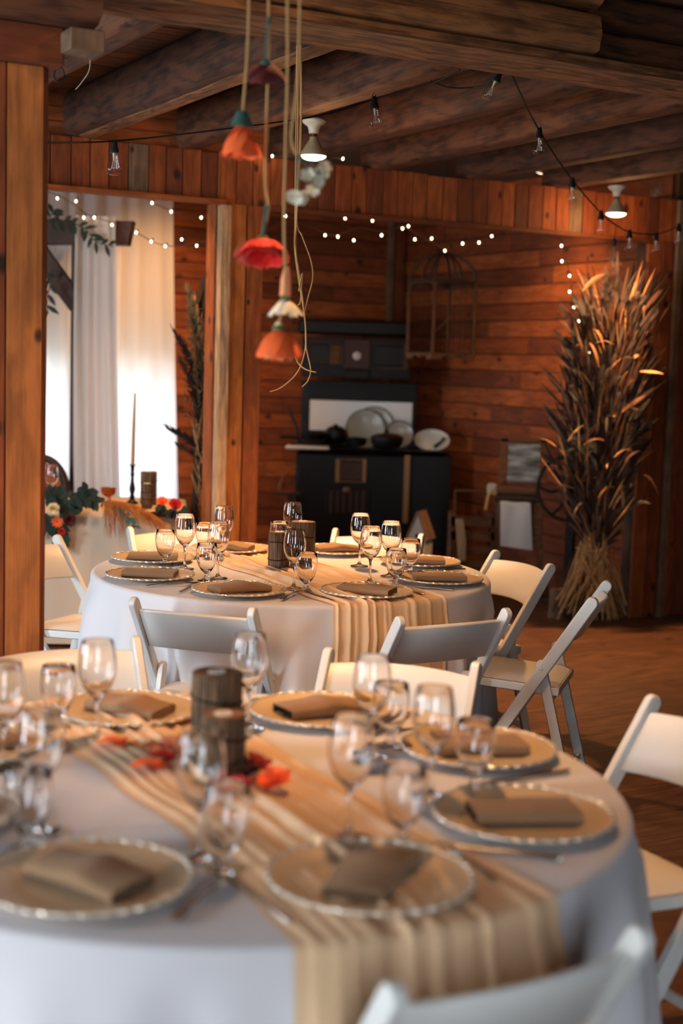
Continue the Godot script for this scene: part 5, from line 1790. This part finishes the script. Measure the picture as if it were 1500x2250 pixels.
	part(ld, "knob", Geo.new().ball(Vector3(0, 0.112, 0), Vector3(0.013, 0.015, 0.013)), M.black_pot)
	var pk := thing("poker", "bent black poker standing at the stove's left end", "poker", at(655, 976, d + 0.1))
	pk.position.y = top + 0.004
	part(pk, "rod", Geo.new().tube(curve_through([Vector3(0, 0.01, 0), Vector3(-0.02, 0.13, 0), Vector3(-0.06, 0.22, 0), Vector3(-0.08, 0.27, 0)], 4), 0.011, 8), M.black_pot)
	# painted fan on a ledge left of the stove
	var fn := thing("painted_fan", "small fan-shaped printed panel on a red shelf, left of the stove", "panel", at(648, 1082, 10.6))
	var fan := PackedVector2Array([Vector2(0.02, 0.0), Vector2(0.02, 0.2)])
	for i in 9:
		var a := PI / 2 + PI / 2 * i / 8.0
		fan.append(Vector2(0.02 + cos(a) * 0.145, sin(a) * 0.2))
	part(fn, "panel", Geo.new().prism(fan, 0.014, 0.002, Transform3D(), false), M.fan_print)
	for q in [Vector2(-0.04, 0.07), Vector2(-0.01, 0.11), Vector2(-0.085, 0.05)]:
		part(fn, "painted_flower", Geo.new().ball(Vector3(q.x, q.y, 0.007), Vector3(0.014, 0.018, 0.003)), M.rust_brown)
	part(fn, "shelf", Geo.new().box(Vector3(-0.06, -0.008, 0), Vector3(0.2, 0.016, 0.1), 0.003), M.rust_brown)
	part(fn, "bracket", Geo.new().box(Vector3(-0.03, -fn.position.y / 2, -0.02), Vector3(0.05, fn.position.y - 0.02, 0.05), 0.003, 1), M.dark_wood)
	# hanging cage
	var dc := 10.0
	var c := at(966, 790, dc)
	var bc := thing("bird_cage", "dark wooden arched bird cage hanging in the alcove corner", "bird cage", c, 0.5)
	var w := 0.165
	part(bc, "floor_board", Geo.new().box(Vector3(0, 0.045, 0), Vector3(0.33, 0.012, 0.33), 0.003), M.dark_wood)
	for i in 4:
		var bx := Transform3D(Basis(Vector3.UP, PI / 2 * i), Vector3.ZERO)
		part(bc, "post", Geo.new().box(Vector3(w, 0.275, w), Vector3(0.02, 0.5, 0.02), 0.003, 1, Vector2.ZERO, bx), M.old_wood)
		part(bc, "base_rail", Geo.new().prism(PackedVector2Array([Vector2(-w, 0.0), Vector2(-0.1, 0.0), Vector2(-0.085, 0.022), Vector2(-0.03, 0.022), Vector2(-0.015, 0.01), Vector2(0.015, 0.01), Vector2(0.03, 0.022), Vector2(0.085, 0.022), Vector2(0.1, 0.0), Vector2(w, 0.0), Vector2(w, 0.045), Vector2(-w, 0.045)]), 0.016, 0.002, bx * Transform3D(Basis(), Vector3(0, 0, w)), false), M.old_wood)
		part(bc, "upper_rail", Geo.new().prism(PackedVector2Array([Vector2(-w, 0.50), Vector2(-0.08, 0.52), Vector2(0, 0.515), Vector2(0.08, 0.52), Vector2(w, 0.50), Vector2(w, 0.545), Vector2(-w, 0.545)]), 0.016, 0.002, bx * Transform3D(Basis(), Vector3(0, 0, w)), false), M.dark_wood)
		for k in 7:
			var xx := -0.14 + 0.0467 * k
			part(bc, "wire", Geo.new().tube(PackedVector3Array([bx * Vector3(xx, 0.05, w), bx * Vector3(xx, 0.52, w)]), 0.0012, 4, false), M.wire_dark)
		var arc := PackedVector3Array()
		for k in 9:
			var a := PI / 2 * k / 8.0
			arc.append(bx * Vector3(cos(a) * w, 0.54 + sin(a) * 0.19, cos(a) * w))
		part(bc, "dome_rib", Geo.new().tube(arc, 0.010, 6), M.dark_wood)
		arc = PackedVector3Array()
		for k in 9:
			var a := PI / 2 * k / 8.0
			arc.append(bx * Vector3(0, 0.54 + sin(a) * 0.19, cos(a) * w))
		part(bc, "dome_rib", Geo.new().tube(arc, 0.009, 6), M.dark_wood)
	part(bc, "perch", Geo.new().tube(PackedVector3Array([Vector3(0.0, 0.5, 0.12), Vector3(0.09, 0.36, 0.1), Vector3(-0.12, 0.16, 0.06)]), 0.006, 6), M.old_wood)
	part(bc, "finial", Geo.new().lathe(PackedVector2Array([Vector2(0.0, 0.72), Vector2(0.026, 0.725), Vector2(0.018, 0.75), Vector2(0.010, 0.77), Vector2(0, 0.78)]), 16), M.dark_wood)
	part(bc, "hanger", Geo.new().tube(PackedVector3Array([Vector3(0, 0.77, 0), Vector3(0, 2.98 - c.y, 0)]), 0.003, 6), M.wire_dark)
	# washstand: tilted framed board, rollers, tub with a towel
	var dw := 9.75
	var q0 := at(1140, 1240, dw)
	q0.y = 0
	var ws := thing("wash_wringer", "old wooden wringer washstand with a tin washboard on top", "washstand", q0)
	for f in [[1101, 962, 1113, 1066], [1188, 966, 1200, 1066], [1101, 960, 1200, 974], [1104, 1058, 1198, 1068]]:
		block(ws, "board_frame", f[0], f[1], f[2], f[3], dw + 0.1, 0.035, M.old_wood, 0.004)
	block(ws, "tin_panel", 1112, 974, 1189, 1060, dw + 0.105, 0.02, M.old_tin, 0.002)
	var r0 := at(1090, 1076, dw) - q0
	var r1 := at(1184, 1080, dw) - q0
	part(ws, "roller", Geo.new().tube(PackedVector3Array([r0, r1]), 0.03, 14), M.old_wood)
	part(ws, "roller", Geo.new().tube(PackedVector3Array([r0 + Vector3(0, -0.055, 0), r1 + Vector3(0, -0.055, 0)]), 0.026, 14), M.dark_wood)
	block(ws, "tub", 1096, 1096, 1190, 1200, dw + 0.02, 0.26, M.old_wood)
	for f in [[1096, 1196, 1104], [1182, 1196, 1190]]:
		for z in [0.03, 0.22]:
			block(ws, "leg", f[0], f[1], f[2], 1282, dw + z, 0.035, M.old_wood, 0.003)
	block(ws, "side_post", 1072, 1062, 1092, 1090, dw - 0.03, 0.08, M.grey_cloth, 0.015)
	part(ws, "crank", Geo.new().tube(PackedVector3Array([at(1082, 1075, dw - 0.05) - q0, at(1072, 1090, dw - 0.06) - q0, at(1066, 1120, dw - 0.06) - q0]), 0.01, 8), M.straw_pale)
	var rows := []
	for i in 15:
		var row := PackedVector3Array()
		var f := i / 14.0
		for j in 13:
			var u := j / 12.0
			var pp := at(1099 + u * (66 + 4 * f), 1094 + f * 105 + u * (4 + 6.0 * f), dw - 0.02 - 0.006 * sin(u * 9.0 + f * 2.0))
			if i == 0:
				pp.z -= 0.06
			row.append(pp - q0)
		rows.append(row)
	var tw := part(self, numbered("hanging_towel"), Geo.new().sheet(rows), M.towel, q0)
	tag(tw, "pale grey towel hanging over the wringer tub", "towel")
	# iron wheel
	var wh := thing("iron_wheel", "black spoked iron wheel between the washstand and the straw bundle", "iron_wheel", at(1246, 1074, 9.55), -0.55)
	var rim := PackedVector3Array()
	for i in 49:
		var a := TAU * i / 48.0
		rim.append(Vector3(cos(a) * 0.215, sin(a) * 0.215, 0))
	part(wh, "rim", Geo.new().tube(rim, 0.012, 8, false), M.iron)
	part(wh, "hub", Geo.new().tube(PackedVector3Array([Vector3(0, 0, -0.05), Vector3(0, 0, 0.05)]), 0.035, 14), M.iron)
	for i in 6:
		var a := TAU * i / 6.0
		part(wh, "spoke", Geo.new().tube(curve_through([Vector3(cos(a) * 0.03, sin(a) * 0.03, 0), Vector3(cos(a + 0.25) * 0.12, sin(a + 0.25) * 0.12, 0), Vector3(cos(a) * 0.21, sin(a) * 0.21, 0)], 3), 0.011, 6), M.iron)
	part(wh, "stand", Geo.new().box(Vector3(0, -wh.position.y / 2, -0.09), Vector3(0.06, wh.position.y, 0.05), 0.005, 1), M.iron)
	part(wh, "axle", Geo.new().tube(PackedVector3Array([Vector3(0, 0, -0.09), Vector3(0, 0, 0.02)]), 0.015, 8), M.iron)
	part(wh, "foot", Geo.new().box(Vector3(0, -wh.position.y + 0.015, -0.09), Vector3(0.3, 0.03, 0.28), 0.004), M.dark_wood)
	# handled crate with a rag
	var db := 9.9
	var ct := at(1035, 1200, db)
	ct.y = 0
	var cr := thing("handled_crate", "slatted wooden crate with a tall wire handle behind the far table", "crate", ct)
	for k in 4:
		block(cr, "slat", 990, 1134 + k * 32, 1086, 1158 + k * 32, db, 0.02, M.old_wood, 0.003)
		block(cr, "slat", 990, 1134 + k * 32, 1086, 1158 + k * 32, db + 0.24, 0.02, M.dark_wood, 0.003)
	for xx in [990, 1080]:
		block(cr, "corner_post", xx, 1130, xx + 6, 1282, db + 0.0, 0.26, M.old_wood, 0.003)
	block(cr, "crate_floor", 996, 1240, 1080, 1246, db + 0.02, 0.22, M.dark_wood, 0.002)
	part(cr, "handle", Geo.new().tube(PackedVector3Array([at(999, 1136, db + 0.12) - ct, at(1000, 1078, db + 0.12) - ct, at(1062, 1078, db + 0.12) - ct, at(1068, 1136, db + 0.12) - ct]), 0.009, 8), M.old_wood)
	rows = []
	for i in 11:
		var f := i / 10.0
		var row := PackedVector3Array()
		for j in 7:
			var u := j / 6.0
			row.append(at(1000 + 6 * f + u * (20 - 6 * absf(f - 0.5)), 1140 + f * 92, db - 0.025 - 0.01 * sin(u * 8.0 + f * 5.0)) - ct)
		rows.append(row)
	var rag := part(self, numbered("rag"), Geo.new().sheet(rows), M.grey_cloth, ct)
	tag(rag, "pale rag hanging over the front of the slatted crate", "rag")
	# little white birdhouse
	var bh := at(923, 1200, 9.3)
	bh.y = 0.0
	var hs := thing("birdhouse", "small white steep-roofed birdhouse behind the far table's right chair", "birdhouse", bh, -0.4)
	var hb := at(923, 1218, 9.3).y
	part(hs, "stand", Geo.new().box(Vector3(0, hb / 2, 0), Vector3(0.12, hb, 0.12), 0.004, 1), M.dark_wood)
	part(hs, "house_front", Geo.new().prism(PackedVector2Array([Vector2(-0.06, hb), Vector2(0.06, hb), Vector2(0.06, hb + 0.12), Vector2(0, hb + 0.27), Vector2(-0.06, hb + 0.12)]), 0.14, 0.002, Transform3D(), false), M.birdhouse_white)
	for sx in [-1.0, 1.0]:
		var rx := Transform3D(Basis(Vector3(0, 0, 1), sx * -1.19), Vector3(sx * 0.037, hb + 0.195, 0))
		part(hs, "roof_panel", Geo.new().box(Vector3.ZERO, Vector3(0.2, 0.01, 0.17), 0.002, 0, Vector2.ZERO, rx), M.pine_grey)
	part(hs, "entrance", Geo.new().tube(PackedVector3Array([Vector3(0, hb + 0.13, 0.065), Vector3(0, hb + 0.13, 0.073)]), 0.014, 14), M.black_pot)
	part(hs, "window", Geo.new().box(Vector3(0, hb + 0.05, 0.07), Vector3(0.02, 0.03, 0.006), 0.001), M.black_pot)
	# stump
	var sp := on(1222, 1356, 0.0)
	var su := thing("tree_stump", "short bark-covered stump on the floor left of the straw bundle", "stump", sp)
	part(su, "bark", Geo.new().lathe(PackedVector2Array([Vector2(0.058, 0), Vector2(0.052, 0.05), Vector2(0.052, 0.18), Vector2(0.05, 0.185)]), 28), M.bark)
	part(su, "cut_top", Geo.new().lathe(PackedVector2Array([Vector2(0.051, 0.183), Vector2(0.048, 0.188), Vector2(0, 0.188)]), 28), M.cut_wood)
	# glass jars on the ledges between the joists
	for q in [[1074, 392, 8.5, "glass jar on the partition ledge above the alcove", 2.672], [1440, 434, 9.15, "glass jar on the partition ledge beside the far right post", 2.672], [1372, 30, 5.22, "glass jar on top of the log beam, upper right corner", 2.868]]:
		var jr := thing("glass_jar", q[3], "jar", at(q[0], q[1], q[2]), 0, "jars on the ledges")
		jr.position.y = q[4]
		part(jr, "jar_body", Geo.new().lathe(PackedVector2Array([Vector2(0, 0), Vector2(0.035, 0), Vector2(0.037, 0.004), Vector2(0.037, 0.07), Vector2(0.026, 0.085), Vector2(0.026, 0.1)]), 24), M.jar_glass)
	# faded petals and silk flowers on the near runner
	for q in [[263, 1641, "petal_orange", "loose orange petal left of the near log candles"], [352, 1636, "petal_peach", "peach orange petals behind the near log candles"], [345, 1690, "petal_orange", "loose orange petal in front of the peach petals"], [372, 1672, "petal_red", "loose orange-red petal closest to the near log candles"]]:
		var fp := thing("loose_petal", q[3], "petal", on(q[0], q[1], CLOTH + 0.012), rnd(0, TAU), "petals on the near runner")
		for k in 3:
			var pe := part(fp, "petal", petal_mesh(0.055, 0.05, 0.6), M[q[2]], Vector3(0, 0.004 * k, 0))
			pe.rotation.y = k * 0.8
			pe.rotation.z = 0.25
	for q in [[562, 1690, "petal_red", "scarlet silk flower head right of the near log candles", 0.042], [604, 1718, "petal_orange", "orange silk flower head rightmost on the near runner", 0.034], [512, 1742, "petal_red", "red silk flower head in front of the near log candles", 0.038], [545, 1700, "petal_wine", "dark red silk flower head against the near log candle", 0.034]]:
		var ff := thing("silk_flower", q[3], "flower", on(q[0], q[1], CLOTH + 0.022), rnd(0, TAU), "silk flowers on the near runner")
		bloom(ff, "flower_head", Vector3.ZERO, Basis(Vector3(1, 0, 0), 0.35), q[4], [[8, 1.1, 0.7, 0.1, -0.3], [6, 0.9, 0.6, 0.5, -0.4], [5, 0.6, 0.5, 0.9, -0.4]], M[q[2]], M.petal_wine)


# ---------------------------------------------------------------- scene
const WARM := Color(1.0, 0.74, 0.49)


func daylight(called: String, p: Vector3, turn: float, size: Vector2, energy: float) -> void:
	var al := AreaLight3D.new()
	al.name = called
	add_child(al, true)
	al.area_size = size
	al.position = p
	al.rotation.y = turn
	al.light_energy = energy
	al.area_range = 30.0
	al.area_attenuation = 2.0
	al.light_color = Color(0.93, 0.965, 1.0)
	al.shadow_enabled = true


func _ready() -> void:
	rng.seed = 20240611
	# camera: 50 mm lens, a little tilted down and rolled
	var p := 0.106
	var r := 0.030
	lens_basis = Basis(Vector3(cos(r), sin(r) * cos(p), -sin(r) * sin(p)), Vector3(-sin(r), cos(r) * cos(p), -cos(r) * sin(p)), Vector3(0, sin(p), cos(p)))
	var cam := Camera3D.new()
	cam.name = "camera"
	add_child(cam)
	cam.transform = Transform3D(lens_basis, EYE)
	cam.near = 0.05
	cam.far = 200.0
	cam.fov = rad_to_deg(2.0 * atan(1125.0 / 3125.0))
	var ca := CameraAttributesPhysical.new()
	ca.frustum_focal_length = 100.0 / 3.0   # the same angle of view on the attributes' 24 mm high sensor
	ca.frustum_focus_distance = 5.15
	ca.exposure_aperture = 1.25
	cam.attributes = ca
	cam.current = true
	# sky: bright overcast, seen only through the window and the open door
	var we := WorldEnvironment.new()
	we.name = "environment"
	var env := Environment.new()
	env.background_mode = Environment.BG_SKY
	var sky := Sky.new()
	var sm := ProceduralSkyMaterial.new()
	sm.sky_top_color = Color(0.86, 0.92, 1.0)
	sm.sky_horizon_color = Color(0.95, 0.975, 1.0)
	sm.ground_bottom_color = Color(0.6, 0.62, 0.6)
	sm.ground_horizon_color = Color(0.85, 0.88, 0.9)
	sky.sky_material = sm
	env.sky = sky
	env.background_energy_multiplier = 8.0
	env.tonemap_mode = Environment.TONE_MAPPER_LINEAR
	env.tonemap_exposure = 1.0
	env.sdfgi_enabled = true
	env.ssao_enabled = true
	env.ssil_enabled = true
	we.environment = env
	add_child(we)
	# area lights in four unseen openings, placed to light tables and glasses: the side door and two windows on the left, the wide door behind the viewer
	daylight("unseen_door_daylight", barn(-4.56, 1.25, 3.775), YAW - PI / 2, Vector2(0.55, 2.1), 11.0)
	daylight("unseen_window_daylight", barn(-4.56, 1.4, 1.2), YAW - PI / 2, Vector2(0.85, 1.25), 10.0)
	daylight("unseen_window_daylight", barn(-4.56, 1.4, 6.05), YAW - PI / 2, Vector2(0.5, 1.2), 1.8)
	daylight("unseen_door_daylight", barn(-2.5, 1.2, 8.56), YAW, Vector2(1.5, 2.1), 1.6)
	make_materials()
	build_structure()
	put_chairs()
	lay_tables()
	reflector_lamp("lit reflector bulb in a porcelain holder, nearer of the two", on(690, 262, 2.66), 8.5, 53.0)
	reflector_lamp("lit reflector bulb in a porcelain holder, farther right", on(1356, 408, 2.66), 8.5, 53.0)
	# unseen lamps, built alike, placed to light the near table, bay and alcove
	reflector_lamp("unseen reflector lamp above the picture, placed to light the near table", barn(-0.38, 3.03, 3.75), 5.5, 46.0)
	reflector_lamp("unseen reflector lamp in the curtained bay, turned to light its plank wall", barn(1.6, 3.0, -1.5), 5.0, 38.0, barn(1.85, 1.4, -3.2))
	reflector_lamp("unseen reflector lamp in the curtained bay, placed to light the sweetheart table", barn(0.55, 3.0, -0.45), 4.0, 50.0)
	reflector_lamp("unseen reflector lamp behind the alcove header, turned to light the right wall", barn(3.35, 2.98, -0.5), 2.3, 32.0, barn(4.1, 1.9, -1.15))
	string_lights()
	fairy_lights()
	hanging_flowers()
	bay()
	bundles()
	alcove()
